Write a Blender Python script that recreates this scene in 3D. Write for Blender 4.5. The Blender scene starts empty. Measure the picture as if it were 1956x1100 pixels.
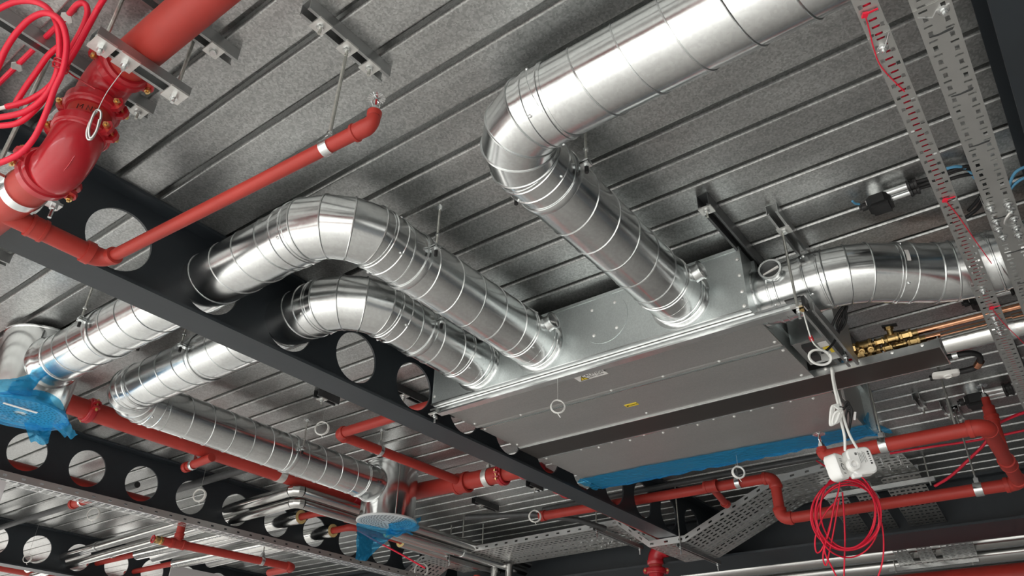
import bpy, math, random
from mathutils import Vector as V, Matrix
random.seed(7)
PI = math.pi
CZ = 1.6                      # eye height: all heights below are written relative to the eye and lifted by CZ
sc = bpy.context.scene
# ---------------------------------------------------------------- camera, sky, light, exposure
cam_d = bpy.data.cameras.new('camera'); cam = bpy.data.objects.new('camera', cam_d)
sc.collection.objects.link(cam); sc.camera = cam
cam_d.sensor_width = 36.0; cam_d.lens = 1471.9 / 1956 * 36.0; cam_d.clip_end = 200; cam_d.clip_start = .02
ax_x = V((.60365, .42899, .67199)).normalized()
ax_y = V((-.79699, .30334, .52229)); ax_y = (ax_y - ax_x * ax_x.dot(ax_y)).normalized()
ax_z = ax_x.cross(ax_y)
right = V((ax_x[0], ax_y[0], ax_z[0])); down = V((ax_x[1], ax_y[1], ax_z[1])); fwd = V((ax_x[2], ax_y[2], ax_z[2]))
cam.matrix_world = Matrix(((right.x, -down.x, -fwd.x, 0), (right.y, -down.y, -fwd.y, 0), (right.z, -down.z, -fwd.z, CZ), (0, 0, 0, 1)))

world = bpy.data.worlds.new('overcast_sky'); sc.world = world; world.use_nodes = True
wn = world.node_tree.nodes; wl = world.node_tree.links
bg = wn['Background']; bg.inputs['Strength'].default_value = 8.0
tc = wn.new('ShaderNodeTexCoord'); sx = wn.new('ShaderNodeSeparateXYZ'); rp = wn.new('ShaderNodeValToRGB')
wl.new(tc.outputs['Generated'], sx.inputs[0]); wl.new(sx.outputs['Z'], rp.inputs[0]); wl.new(rp.outputs[0], bg.inputs['Color'])
rp.color_ramp.elements[0].position = 0.0; rp.color_ramp.elements[0].color = (.16, .155, .145, 1)
rp.color_ramp.elements[1].position = 0.03; rp.color_ramp.elements[1].color = (.92, .97, 1.0, 1)
def portal(name, loc, rot, sx_, sy_):
    d = bpy.data.lights.new(name, 'AREA'); d.shape = 'RECTANGLE'; d.size = sx_; d.size_y = sy_; d.cycles.is_portal = True
    o = bpy.data.objects.new(name, d); sc.collection.objects.link(o); o.location = loc; o.rotation_euler = rot
portal('window_daylight_west', (-2.75, 4.0, 1.65), (0, -PI / 2, 0), 3.2, 15.8)
portal('window_daylight_north', (3.6, 11.9, 1.90), (PI / 2, 0, 0), 12.6, 1.5)
sc.view_settings.view_transform = 'Standard'; sc.view_settings.look = 'None'
sc.view_settings.gamma = 1.0; sc.view_settings.use_curve_mapping = False
sc.view_settings.exposure = 0.80

# ---------------------------------------------------------------- materials
MAT = {}
def mat(name, col, metal=0.0, rough=0.5, var=0.0, vscale=8.0, stretch=None, bump=0.0, bscale=60.0, spangle=0.0, sscale=40.0, alpha=1.0, trans=0.0, rvar=0.0, coat=0.0, emit=None):
    m = bpy.data.materials.new(name); m.use_nodes = True; MAT[name] = m
    nt = m.node_tree; n = nt.nodes; l = nt.links; p = n['Principled BSDF']
    p.inputs['Base Color'].default_value = (*col, 1); p.inputs['Metallic'].default_value = metal; p.inputs['Roughness'].default_value = rough
    p.inputs['Alpha'].default_value = alpha; p.inputs['Transmission Weight'].default_value = trans; p.inputs['Coat Weight'].default_value = coat
    if emit: p.inputs['Emission Color'].default_value = (*col, 1); p.inputs['Emission Strength'].default_value = emit
    if var or bump or spangle or rvar:
        t = n.new('ShaderNodeTexCoord'); oi = n.new('ShaderNodeObjectInfo'); sm = n.new('ShaderNodeVectorMath'); l.new(t.outputs['Object'], sm.inputs[0]); l.new(oi.outputs['Location'], sm.inputs[1]); src = sm.outputs[0]
        if stretch:
            mp = n.new('ShaderNodeMapping'); mp.inputs['Scale'].default_value = stretch; l.new(src, mp.inputs[0]); src = mp.outputs[0]
        no = n.new('ShaderNodeTexNoise'); no.inputs['Scale'].default_value = vscale; no.inputs['Detail'].default_value = 5; no.inputs['Roughness'].default_value = .62
        l.new(src, no.inputs['Vector'])
        cr = n.new('ShaderNodeValToRGB'); l.new(no.outputs['Fac'], cr.inputs[0])
        a, b = 1 - var, 1 + var
        cr.color_ramp.elements[0].position = .3; cr.color_ramp.elements[1].position = .72
        cr.color_ramp.elements[0].color = (*[min(1, c * a) for c in col], 1); cr.color_ramp.elements[1].color = (*[min(1, c * b) for c in col], 1)
        out = cr.outputs[0]
        if spangle:
            vo = n.new('ShaderNodeTexVoronoi'); vo.inputs['Scale'].default_value = sscale; l.new(t.outputs['Object'], vo.inputs['Vector'])
            bw = n.new('ShaderNodeSeparateColor'); l.new(vo.outputs['Color'], bw.inputs[0])
            mr = n.new('ShaderNodeMapRange'); mr.inputs['To Min'].default_value = 1 - spangle; mr.inputs['To Max'].default_value = 1 + spangle
            l.new(bw.outputs[0], mr.inputs['Value'])
            mx = n.new('ShaderNodeVectorMath'); mx.operation = 'SCALE'; l.new(out, mx.inputs[0]); l.new(mr.outputs[0], mx.inputs['Scale']); out = mx.outputs[0]
        l.new(out, p.inputs['Base Color'])
        if rvar:
            m2 = n.new('ShaderNodeMapRange'); m2.inputs['From Min'].default_value = .3; m2.inputs['From Max'].default_value = .7
            m2.inputs['To Min'].default_value = max(.02, rough - rvar); m2.inputs['To Max'].default_value = rough + rvar
            l.new(no.outputs['Fac'], m2.inputs['Value']); l.new(m2.outputs[0], p.inputs['Roughness'])
        if bump:
            nb = n.new('ShaderNodeTexNoise'); nb.inputs['Scale'].default_value = bscale; nb.inputs['Detail'].default_value = 4; l.new(src, nb.inputs['Vector'])
            bp = n.new('ShaderNodeBump'); bp.inputs['Strength'].default_value = bump; bp.inputs['Distance'].default_value = .01
            l.new(nb.outputs['Fac'], bp.inputs['Height']); l.new(bp.outputs[0], p.inputs['Normal'])
    return m
mat('deck_zinc', (.48, .49, .485), .90, .35, .20, 5.0, (1.6, .35, 1), .05, 90, .22, 170, rvar=.07)
def scuffs(name, lo=.69, hi=.76, sc_=9.0, col=(.78, .78, .76, 1)):
    # sparse pale scuffs and chalk marks laid over a metal's own colour
    m = MAT[name]; nt = m.node_tree; n = nt.nodes; l = nt.links; p = n['Principled BSDF']; src = p.inputs['Base Color'].links[0].from_socket
    t = n.new('ShaderNodeTexCoord'); g = n.new('ShaderNodeObjectInfo'); ad = n.new('ShaderNodeVectorMath'); l.new(t.outputs['Object'], ad.inputs[0]); l.new(g.outputs['Location'], ad.inputs[1])
    mp = n.new('ShaderNodeMapping'); mp.inputs['Scale'].default_value = (1.0, .55, 1.0); l.new(ad.outputs[0], mp.inputs[0])
    no = n.new('ShaderNodeTexNoise'); no.inputs['Scale'].default_value = sc_; no.inputs['Detail'].default_value = 7; no.inputs['Roughness'].default_value = .7; l.new(mp.outputs[0], no.inputs['Vector'])
    mr = n.new('ShaderNodeMapRange'); mr.inputs['From Min'].default_value = lo; mr.inputs['From Max'].default_value = hi; mr.inputs['To Max'].default_value = .55; l.new(no.outputs['Fac'], mr.inputs['Value'])
    mx = n.new('ShaderNodeMix'); mx.data_type = 'RGBA'; l.new(mr.outputs[0], mx.inputs[0]); l.new(src, mx.inputs[6]); mx.inputs[7].default_value = col; l.new(mx.outputs[2], p.inputs['Base Color'])
scuffs('deck_zinc', .66, .74, 5.0)
mat('duct_zinc', (.80, .82, .82), 1.0, .21, .10, 4.0, None, .018, 30, .05, 120, rvar=.05)
mat('drum_zinc', (.72, .74, .74), 1.0, .17, .12, 3.0, None, .05, 9, rvar=.04)
mat('seam_zinc', (.66, .68, .68), 1.0, .28)
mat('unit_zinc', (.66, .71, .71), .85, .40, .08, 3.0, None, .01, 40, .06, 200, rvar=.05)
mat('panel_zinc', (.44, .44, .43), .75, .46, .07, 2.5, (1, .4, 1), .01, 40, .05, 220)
mat('bright_zinc', (.78, .80, .80), 1.0, .26, .1, 30)
mat('screw_zinc', (.88, .88, .86), .55, .34)
mat('plate_zinc', (.72, .72, .70), .8, .42, .1, 40)
mat('strut_zinc', (.40, .41, .41), .9, .38, .12, 14)
mat('strut_dark', (.075, .078, .08), .4, .45, .15, 20)
mat('tray_zinc', (.56, .56, .545), .85, .42, .06, 8)
mat('tray_bright', (.66, .67, .67), .9, .34, .06, 8)
mat('rod_zinc', (.62, .62, .58), .9, .36, .2, 60)
mat('beam_paint', (.023, .029, .035), 0, .42, .12, 6, None, .02, 40)
mat('red_paint', (.40, .033, .023), 0, .50, .10, 6, None, .012, 60)
mat('red_gloss', (.43, .013, .022), 0, .30, .08, 8, None, .01, 50, coat=.2)
mat('red_cable', (.78, .012, .045), 0, .38, .05, 20)
mat('brass', (.72, .50, .22), 1, .30, .15, 60)
mat('bronze', (.42, .29, .13), 1, .36, .25, 70)
mat('copper', (.80, .40, .24), 1, .24, .10, 20)
mat('foil', (.82, .82, .80), 1, .17, .08, 20, None, .10, 45)
mat('cladding', (.64, .64, .625), 1, .22, .04, 6)
mat('black_rubber', (.012, .012, .013), 0, .55, .1, 30)
mat('black_plastic', (.018, .018, .019), 0, .42, .1, 20)
mat('white_plastic', (.82, .81, .78), 0, .38, .02, 20)
mat('white_cable', (.80, .80, .77), 0, .45, .03, 20)
mat('grey_wire', (.55, .55, .54), .9, .35, .1, 50)
mat('blue_cable', (.12, .38, .62), 0, .45, .05, 20)
mat('wool', (.72, .56, .24), 0, .9, .2, 80, None, .2, 120)
mat('label_white', (.84, .82, .80), 0, .5, .02, 20)
mat('label_yellow', (.85, .62, .04), 0, .5, .03, 20)
mat('ink', (.02, .02, .02), 0, .6)
mat('tray_black', (.028, .024, .021), 0, .42, .12, 10)
mat('concrete', (.46, .425, .385), 0, .75, .15, 1.2, None, .05, 30)
mat('plaster', (.62, .60, .58), 0, .85, .05, 1.5)
mat('board', (.70, .68, .69), 0, .8, .03, 2)
mat('core_wall', (.11, .11, .11), 0, .85, .10, 1.5)
mat('frame_dark', (.05, .05, .055), .2, .45)
mat('perf_white', (.66, .68, .69), .1, .45, .03, 20)

def film():
    m = bpy.data.materials.new('blue_film'); m.use_nodes = True; MAT['blue_film'] = m
    nt = m.node_tree; n = nt.nodes; l = nt.links; p = n['Principled BSDF']
    p.inputs['Base Color'].default_value = (.03, .42, .80, 1); p.inputs['Roughness'].default_value = .12
    tr = n.new('ShaderNodeBsdfTransparent'); tr.inputs[0].default_value = (.22, .66, .93, 1)
    mx = n.new('ShaderNodeMixShader'); mx.inputs[0].default_value = .38
    t = n.new('ShaderNodeTexCoord'); no = n.new('ShaderNodeTexNoise'); no.inputs['Scale'].default_value = 45; no.inputs['Detail'].default_value = 6
    l.new(t.outputs['Object'], no.inputs['Vector'])
    bp = n.new('ShaderNodeBump'); bp.inputs['Strength'].default_value = .5; bp.inputs['Distance'].default_value = .02
    l.new(no.outputs['Fac'], bp.inputs['Height']); l.new(bp.outputs[0], p.inputs['Normal'])
    l.new(tr.outputs[0], mx.inputs[1]); l.new(p.outputs[0], mx.inputs[2]); l.new(mx.outputs[0], n['Material Output'].inputs[0])
film()

# ---------------------------------------------------------------- builders
def frame(d):
    d = V(d).normalized(); a = V((0, 0, 1)) if abs(d.z) < .9 else V((1, 0, 0))
    u = a.cross(d).normalized(); return u, d.cross(u), d
ORG = {}
class MB:
    def __init__(s): s.v = []; s.f = []
    def add(s, vs, fs):
        b = len(s.v); s.v += [tuple(p) for p in vs]; s.f += [tuple(b + i for i in q) for q in fs]; return s
    def box(s, a, b):
        x0, y0, z0 = a; x1, y1, z1 = b
        return s.add([(x0,y0,z0),(x1,y0,z0),(x1,y1,z0),(x0,y1,z0),(x0,y0,z1),(x1,y0,z1),(x1,y1,z1),(x0,y1,z1)],
                     [(0,3,2,1),(4,5,6,7),(0,1,5,4),(1,2,6,5),(2,3,7,6),(3,0,4,7)])
    def obox(s, c, u, v, w):   # centre and three half-vectors
        c, u, v, w = V(c), V(u), V(v), V(w)
        P = [c + a*u + b*v + e*w for e in (-1, 1) for a, b in ((-1,-1),(1,-1),(1,1),(-1,1))]
        return s.add(P, [(0,3,2,1),(4,5,6,7),(0,1,5,4),(1,2,6,5),(2,3,7,6),(3,0,4,7)])
    def prism(s, poly, o, u, v, w):   # 2-D polygon (u,v) at o, extruded by vector w
        o, u, v, w = V(o), V(u), V(v), V(w); n = len(poly)
        P = [o + u*a + v*b for a, b in poly]; P += [p + w for p in P]
        fs = [tuple(range(n - 1, -1, -1)), tuple(range(n, 2*n))] + [(i, (i+1) % n, n + (i+1) % n, n + i) for i in range(n)]
        return s.add(P, fs)
    def sweep(s, line, o, u, v, w, closed=False):   # open 2-D polyline extruded to a sheet
        o, u, v, w = V(o), V(u), V(v), V(w); n = len(line)
        P = [o + u*a + v*b for a, b in line]; P += [p + w for p in P]
        return s.add(P, [(i, (i+1) % n, n + (i+1) % n, n + i) for i in range(n if closed else n - 1)])
    def tube(s, pts, r, n=8, cap=True, closed=False):
        pts = [V(p) for p in pts]; m = len(pts); rs = r if isinstance(r, (list, tuple)) else [r] * m
        T = []
        for i in range(m):
            a = pts[(i-1) % m] if (closed or i) else pts[i]; b = pts[(i+1) % m] if (closed or i < m-1) else pts[i]
            T.append((b - a).normalized())
        u, w, _ = frame(T[0]); P = []
        for i in range(m):
            u = (u - T[i] * u.dot(T[i])).normalized(); w = T[i].cross(u)
            P += [pts[i] + (u*math.cos(2*PI*k/n) + w*math.sin(2*PI*k/n)) * rs[i] for k in range(n)]
        fs = [(i*n+k, i*n+(k+1) % n, ((i+1) % m)*n+(k+1) % n, ((i+1) % m)*n+k) for i in range(m if closed else m-1) for k in range(n)]
        if cap and not closed: fs += [tuple(range(n-1, -1, -1)), tuple(range((m-1)*n, m*n))]
        return s.add(P, fs)
    def lathe(s, o, d, prof, n=24, a0=0.0, a1=2*PI):   # prof: (distance along d, radius)
        o = V(o); u, w, d = frame(d); full = abs(a1 - a0 - 2*PI) < 1e-6; k = n if full else n + 1; P = []
        for t, r in prof: P += [o + d*t + (u*math.cos(a0+(a1-a0)*i/n) + w*math.sin(a0+(a1-a0)*i/n)) * r for i in range(k)]
        fs = [(j*k+i, j*k+(i+1) % k, (j+1)*k+(i+1) % k, (j+1)*k+i) for j in range(len(prof)-1) for i in range(k if full else k-1)]
        return s.add(P, fs)
    def cyl(s, a, b, r, n=20, r2=None):
        a, b = V(a), V(b); L = (b-a).length
        return s.lathe(a, b-a, [(0, 1e-5), (0, r), (L, r2 if r2 is not None else r), (L, 1e-5)], n)
    def ring(s, c, d, R, r, n=32, m=6):
        c = V(c); u, w, _ = frame(d)
        return s.tube([c + (u*math.cos(2*PI*i/n) + w*math.sin(2*PI*i/n))*R for i in range(n)], r, m, closed=True)
    def nut(s, c, d, r, h, n=6):
        return s.cyl(V(c), V(c) + V(d).normalized()*h, r, n)
    def build(s, name, m, parent=None, ang=35, smooth=True, org=None):
        o0 = ORG.get(parent.name, V((0,0,0))) if parent else (org or V((0,0,0)))
        me = bpy.data.meshes.new(name)
        me.from_pydata([(p[0]-o0.x, p[1]-o0.y, p[2]-o0.z) for p in s.v], [], s.f)
        me.materials.append(MAT[m]); me.validate()
        if smooth and len(me.polygons):
            me.polygons.foreach_set('use_smooth', [True]*len(me.polygons)); me.set_sharp_from_angle(angle=math.radians(ang))
        me.update()
        o = bpy.data.objects.new(name, me); sc.collection.objects.link(o)
        ORG[o.name] = o0
        if parent: o.parent = parent
        else: o.location = (o0.x, o0.y, o0.z + CZ)
        return o
def thing(name, label, cat, loc, group=None, kind=None):
    o = bpy.data.objects.new(name, None); sc.collection.objects.link(o); o.empty_display_size = .05
    o.location = (loc[0], loc[1], loc[2] + CZ); ORG[o.name] = V(loc)
    return tag(o, label, cat, group, kind)
def tag(o, label, cat, group=None, kind=None):
    o['label'] = label; o['category'] = cat
    if group: o['group'] = group
    if kind: o['kind'] = kind
    return o
def one(name, mb, m, label, cat, loc, group=None, kind=None, ang=35):
    return tag(mb.build(name, m, None, ang, org=V(loc)), label, cat, group, kind)
def struct(name, mb, m, label=None, cat=None):
    o = mb.build(name, m); o['kind'] = 'structure'
    if label: o['label'] = label; o['category'] = cat
    return o
def clone(o, name, parent, d):
    c = bpy.data.objects.new(name, o.data); sc.collection.objects.link(c); c.parent = parent
    c.location = V(o.location) + V(d); ORG[c.name] = ORG[o.name]; return c
def spline(ctrl, k=8, closed=False):
    P = [V(p) for p in ctrl]; n = len(P); out = []
    for i in range(n if closed else n-1):
        g = (lambda j: P[j % n]) if closed else (lambda j: P[max(0, min(n-1, j))])
        a, b, c, d = g(i-1), g(i), g(i+1), g(i+2)
        for t in range(k):
            t /= k; out.append(.5*((2*b) + (c-a)*t + (2*a-5*b+4*c-d)*t*t + (3*b-a-3*c+d)*t**3))
    if not closed: out.append(P[-1])
    return out
# ================================================================ STRUCTURE
DZ = 1.70                     # deck soffit
PITCH = .1498; RIB0 = .800    # a rib slot runs along y at x = RIB0 + k * PITCH
fl = MB().box((-3.0, -4.2, -CZ-.2), (10, 12.1, -CZ)); struct('floor', fl, 'concrete')
slab = MB().box((-3.0, -4.2, DZ+.056), (10, 12.1, DZ+.20)); cl = struct('ceiling', slab, 'concrete', 'ribbed galvanised steel deck over the whole bay', 'ceiling')
# one steel deck pan: dovetail slot half, flat soffit, dovetail slot half
hw = PITCH / 2
def pan_mesh():
    q = [(-hw, .051), (-hw+.019, .051), (-hw+.0105, .0085), (-hw+.0122, .0038), (-hw+.0140, .0012), (-hw+.0170, 0), (-hw+.0178, 0), (hw-.0168, 0), (hw-.016, 0), (hw-.0125, .001), (hw-.0115, .004), (hw-.019, .051), (hw, .051)]
    return MB().sweep(q, (0, -4, 0), (1, 0, 0), (0, 0, 1), (0, 16, 0))
k0, k1 = -24, 60
first = None
for k in range(k0, k1):
    x = RIB0 + (k + .5) * PITCH
    if first is None:
        first = pan_mesh().build('deck_panel', 'deck_zinc', cl, 25); first.location = (x, 0, DZ); base = first.location.copy(); fx = x
    else:
        c = bpy.data.objects.new('deck_panel', first.data); sc.collection.objects.link(c); c.parent = cl; c.location = (x, 0, DZ)
cl.location = (0, 0, CZ)

def web_with_holes(mb, p0, du, dv, dn, u0, u1, v0, v1, cs, cv, r, t, n=40):
    """web plate in the (u,v) plane with round holes at u in cs, thickness t along n"""
    p0, du, dv, dn = V(p0), V(du), V(dv), V(dn)
    cs = sorted(cs); ed = [u0] + [(a+b)/2 for a, b in zip(cs, cs[1:])] + [u1]
    at = lambda u, v, w: p0 + du*u + dv*v + dn*w
    for c, a, b in zip(cs, ed, ed[1:]):
        co = [math.atan2(v - cv, u - c) % (2*PI) for u in (a, b) for v in (v0, v1)]
        an = sorted(set([round(2*PI*i/n, 6) for i in range(n)] + [round(x, 6) for x in co])); m = len(an); P = []
        for w in (-t/2, t/2):
            for th in an: P.append(at(c + r*math.cos(th), cv + r*math.sin(th), w))
            for th in an:
                ct, st = math.cos(th), math.sin(th)
                k = min([(( b-c) if ct > 0 else (c-a)) / abs(ct) if abs(ct) > 1e-9 else 9e9, ((v1-cv) if st > 0 else (cv-v0)) / abs(st) if abs(st) > 1e-9 else 9e9])
                P.append(at(c + k*ct, cv + k*st, w))
        fs = []
        for i in range(m):
            j = (i+1) % m
            fs += [(i, m+i, m+j, j), (2*m+j, 3*m+j, 3*m+i, 2*m+i), (j, 2*m+j, 2*m+i, i)]
        mb.add(P, fs)
def cell_beam(y, label, cs, x0, x1, zb=1.345, zt=DZ-.001, w=.140, tf=.012, r=.117, group='cellular beams under the deck'):
    t = thing('cellular_beam', label, 'beam', (x0, y, zb), group, 'structure')
    MB().box((x0, y-w/2, zt-tf), (x1, y+w/2, zt)).build('top_flange', 'beam_paint', t)
    MB().box((x0, y-w/2, zb), (x1, y+w/2, zb+tf)).build('bottom_flange', 'beam_paint', t)
    mb = MB(); web_with_holes(mb, (0, y, 0), (1, 0, 0), (0, 0, 1), (0, 1, 0), x0, x1, zb+tf, zt-tf, cs, (zb+zt)/2-.005, r, .010)
    mb.build('web', 'beam_paint', t)
    return t
B1H = [.90 + .370*k for k in range(-9, 13)]
cell_beam(2.43, 'dark navy steel beam with round web holes that two silver ducts pass through', B1H, -2.8, 5.86)
cell_beam(4.98, 'dark beam with round holes just above the long narrow perforated cable tray', [1.755 + .366*k for k in range(-10, 12)], -2.8, 5.86, r=.114)
cell_beam(7.56, 'farthest dark cellular beam, behind the white boards at the bottom', [1.555 + .366*k for k in range(-10, 12)], -2.8, 5.86)
cell_beam(-.20, 'dark steel beam edge at the far right beside the wide cable tray', [2.77 + .37*k for k in range(-12, 9)], -2.8, 5.86)
# primary beam along y
t = thing('primary_beam', 'deep dark steel main beam with a wide bottom plate, crossing behind the hung red pipes', 'beam', (5.86, 4, 1.33), None, 'structure')
MB().box((5.63, -4, 1.335), (6.08, 12, 1.350)).build('bottom_flange', 'beam_paint', t)
MB().box((5.86, -4, 1.350), (5.875, 12, DZ-.02)).build('web', 'beam_paint', t)
MB().box((5.80, -4, DZ-.021), (5.935, 12, DZ-.001)).build('top_flange', 'beam_paint', t)
# room shell: glazed to the west and north, solid to the east and south
struct('wall_east', MB().box((9.8, -4.2, -CZ), (10.0, 12, DZ+.05)), 'core_wall')
struct('wall_south', MB().box((-2.9, -4.2, -CZ), (10.0, -4.0, DZ+.05)), 'core_wall')
w = MB().box((-2.9, 11.95, 1.05), (10.0, 12.1, DZ+.05)).box((-2.9, 11.95, -CZ), (10.0, 12.1, -.45))
for i in range(9): w.box((-2.9+1.6*i, 11.97, -.45), (-2.62+1.6*i, 12.08, 1.05))
struct('wall_north', w, 'frame_dark')
w = MB().box((-2.95, -4, 1.50), (-2.80, 12, DZ+.05)).box((-2.95, -4, -CZ), (-2.80, 12, -1.50))
for i in range(11): w.box((-2.93, -4.0+1.6*i-.04, -1.5), (-2.82, -4.0+1.6*i+.04, 1.5))
struct('wall_west', w, 'frame_dark')
# ================================================================ DUCTS
DR = .108
def seam(mb, a, b, r, pitch=.128, ph=0.0, k=30, rr=.0026):
    a, b = V(a), V(b); u, w, d = frame(b-a); L = (b-a).length; n = int(L/pitch*k); pts = []
    for i in range(n+1):
        t = ph + 2*PI*i/k; pts.append(a + d*(L*i/n) + (u*math.cos(t)+w*math.sin(t))*(r+.0006))
    mb.tube(pts, rr, 4)
def straight(t, a, b, r=DR, ph=0.0, pitch=.128):
    a, b = V(a), V(b); L = (b-a).length
    p = MB().lathe(a, b-a, [(0, r), (L, r)], 56).build('duct_pipe', 'duct_zinc', t)
    s = MB(); seam(s, a, b, r, pitch, ph); s.build('spiral_seam', 'seam_zinc', p)
    return p
def coupling(t, a, d, L=.075, r=DR, screws=4):
    a, d = V(a), V(d).normalized()
    r1 = r + .0022
    c = MB().lathe(a, d, [(0, r), (0, r1), (.008, r1), (.010, r1+.003), (.014, r1+.003), (.016, r1), (L-.016, r1), (L-.014, r1+.003), (L-.010, r1+.003), (L-.008, r1), (L, r1), (L, r)], 56).build('coupling', 'duct_zinc', t)
    u, w, _ = frame(d)
    for k in range(screws):
        th = .9 + 2*PI*k/screws; e = u*math.cos(th)+w*math.sin(th)
        MB().lathe(a + d*.022 + e*(r1-.001), e, [(0, .0055), (.004, .0055), (.0062, .003), (.0066, 1e-5)], 8).build('screw', 'bright_zinc', c)
    return c
def elbow(t, corner, d_in, d_out, R=.18, r=DR, ang=90, n=4):
    """gored bend: starts R before the corner along d_in, ends after the corner along d_out"""
    c, di, do = V(corner), V(d_in).normalized(), V(d_out).normalized()
    A = math.acos(max(-1, min(1, di.dot(do)))); tl = R*math.tan(A/2)
    s0 = c - di*tl; up = di.cross(do).normalized(); rad = up.cross(di).normalized()   # towards the bend centre
    C = s0 + rad*R; m = 56; step = A/n; th = [0] + [step*(i+.5) for i in range(n)] + [A]
    def pos(a, k): # k in mitre stretch
        e = (-rad)*math.cos(a) + di*math.sin(a)
        return e
    loops = []
    for i, a in enumerate(th):
        st = 1.0 if i in (0, len(th)-1) else 1/math.cos(step/2); e = pos(a, 0); cc = C + e*R*st
        loops.append([cc + e*math.cos(2*PI*k/m)*r*st + up*math.sin(2*PI*k/m)*r for k in range(m)])
    b = MB()
    for i in range(len(loops)-1):
        b.add(loops[i]+loops[i+1], [(k, (k+1) % m, m+(k+1) % m, m+k) for k in range(m)])
    eo = b.build('elbow', 'duct_zinc', t)
    for i in range(1, len(loops)-1):
        cc = sum(loops[i], V((0,0,0)))/m
        MB().tube([cc + (p-cc)*1.006 for p in loops[i]], .0030, 5, closed=True).build('gore_bead', 'seam_zinc', eo)
    return s0, C + pos(A, 0)*R
def sticker(t, a, d, th, r, L=.045, W=.016):
    """curved paper sticker on a round duct: a on the axis, d axis direction, th angle"""
    a = V(a); u, w, d = frame(d); rr = r+.0012; da = W/rr; P = []
    for k in range(5):
        e = u*math.cos(th+da*k/4)+w*math.sin(th+da*k/4); P += [a+e*rr, a+d*L+e*rr]
    return MB().add(P, [(2*k, 2*k+1, 2*k+3, 2*k+2) for k in range(4)]).build('sticker', 'label_white', t)
def port(t, c, n, d, r=.032, h=.030):
    """open round regulator port on a duct's flank: c on the skin, n outwards, d duct axis"""
    c, n, d = V(c), V(n).normalized(), V(d).normalized()
    p = MB().lathe(c - n*.03, n, [(0, r*1.12), (.03, r*1.12), (.036, r), (.03+h, r), (.03+h+.003, r+.006), (.03+h+.008, r+.006), (.03+h+.008, r-.001), (.03+h-.012, r-.003), (.03+h-.012, 1e-5)], 28).build('regulator_port', 'bright_zinc', t)
    s = n.cross(d)
    MB().lathe(c + n*(h-.011), n, [(0, r-.003), (.0015, r-.003), (.0015, 1e-5)], 24).build('port_plate', 'strut_dark', p, 20)
    MB().obox(c + n*(h-.008), (d*.8+s*.25).normalized()*r*.85, (s*.8-d*.25).normalized()*.0035, n*.0035).build('port_handle', 'label_white', p)
def hanger(label, c, d, r, side, rod_top, off=0.0, cap=True):
    """split band round a duct at c (axis d) with an ear at the given side angle pair and a rod up to the deck"""
    c = V(c); d = V(d).normalized(); s = V((0,0,1)).cross(d).normalized()*side
    t = thing('duct_hanger', label, 'hanger', (c.x, c.y, c.z), 'hangers carrying the round ducts')
    R = r + .0045
    MB().lathe(c - d*.0125, d, [(0, r+.001), (0, R), (.004, R+.0012), (.021, R+.0012), (.025, R), (.025, r+.001)], 48).build('band', 'bright_zinc', t)
    for q in (1, -1):
        e = s*q
        MB().obox(c + e*(R+.014), e*.016, V((0,0,.0025)), d*.0125).obox(c + e*(R+.014)+V((0,0,.010)), e*.016, V((0,0,.0025)), d*.0125).build('ear', 'bright_zinc', t)
        b = c + e*(R+.018)
        MB().nut(b+V((0,0,.0126)), (0,0,1), .008, .007).nut(b-V((0,0,.0096)), (0,0,1), .008, .007).build('nut', 'bright_zinc', t)
        MB().cyl(b-V((0,0,.030)), b-V((0,0,.008)), .0065, 10).build('end_cap', 'black_rubber', t)
    b = c + s*(R+.018)
    MB().cyl(b-V((0,0,.012)), (b.x, b.y, rod_top), .0042, 8).build('rod', 'rod_zinc', t)
    MB().nut(b+V((0,0,.055)), (0,0,1), .0085, .007).build('nut', 'bright_zinc', t)
    MB().box((b.x-.018, b.y-.018, rod_top-.004), (b.x+.018, b.y+.018, rod_top)).nut((b.x, b.y, rod_top-.014), (0,0,1), .0085, .010).build('deck_anchor', 'bright_zinc', t)
    return t
DZC = 1.52
XF = 2.385                    # front face of the fan coil unit
def flange_ring(t, c, d, r=DR):
    MB().lathe(c, d, [(0, r+.016), (.003, r+.016), (.004, r+.004), (.020, r+.004), (.022, r)], 56).build('spigot_flange', 'duct_zinc', t)
# --- duct with the upper hump: unit -> beam hole -> swirl diffuser at the left
t = thing('spiral_duct', 'upper silver spiral duct bending from the unit through the beam to the blue-wrapped diffuser', 'duct', (1.25, 1.70, DZC))
E1, Y1 = 1.25, 1.70
a, b = elbow(t, (E1, Y1, DZC), (0, 1, 0), (1, 0, 0)) if False else elbow(t, (E1, Y1, DZC), (-1, 0, 0), (0, 1, 0))
straight(t, (XF, Y1, DZC), a, ph=1.0); straight(t, b, (E1, 3.66, DZC), ph=.3)
coupling(t, a - V((-1,0,0))*.055, (-1, 0, 0)); coupling(t, b - V((0, .020, 0)), (0, 1, 0))
flange_ring(t, (XF, Y1, DZC), (-1, 0, 0)); coupling(t, (XF-.16, Y1, DZC), (1, 0, 0), .13)
port(t, (XF-.085, Y1-.103, DZC+.032), (-.12, -1, .16), (1, 0, 0))
sticker(t, (a.x+.010, Y1, DZC), (1, 0, 0), PI*.10, DR+.002, .014, .045)
coupling(t, (E1, 3.50, DZC), (0, 1, 0), .09)
hanger('band hanger and rod on the upper hump duct near its bend', (a.x+.155, Y1, DZC), (1, 0, 0), DR, -1, DZ)
hanger('band hanger on the duct beside the large left diffuser drum', (E1, 3.12, DZC), (0, 1, 0), DR, 1, DZ)
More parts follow.
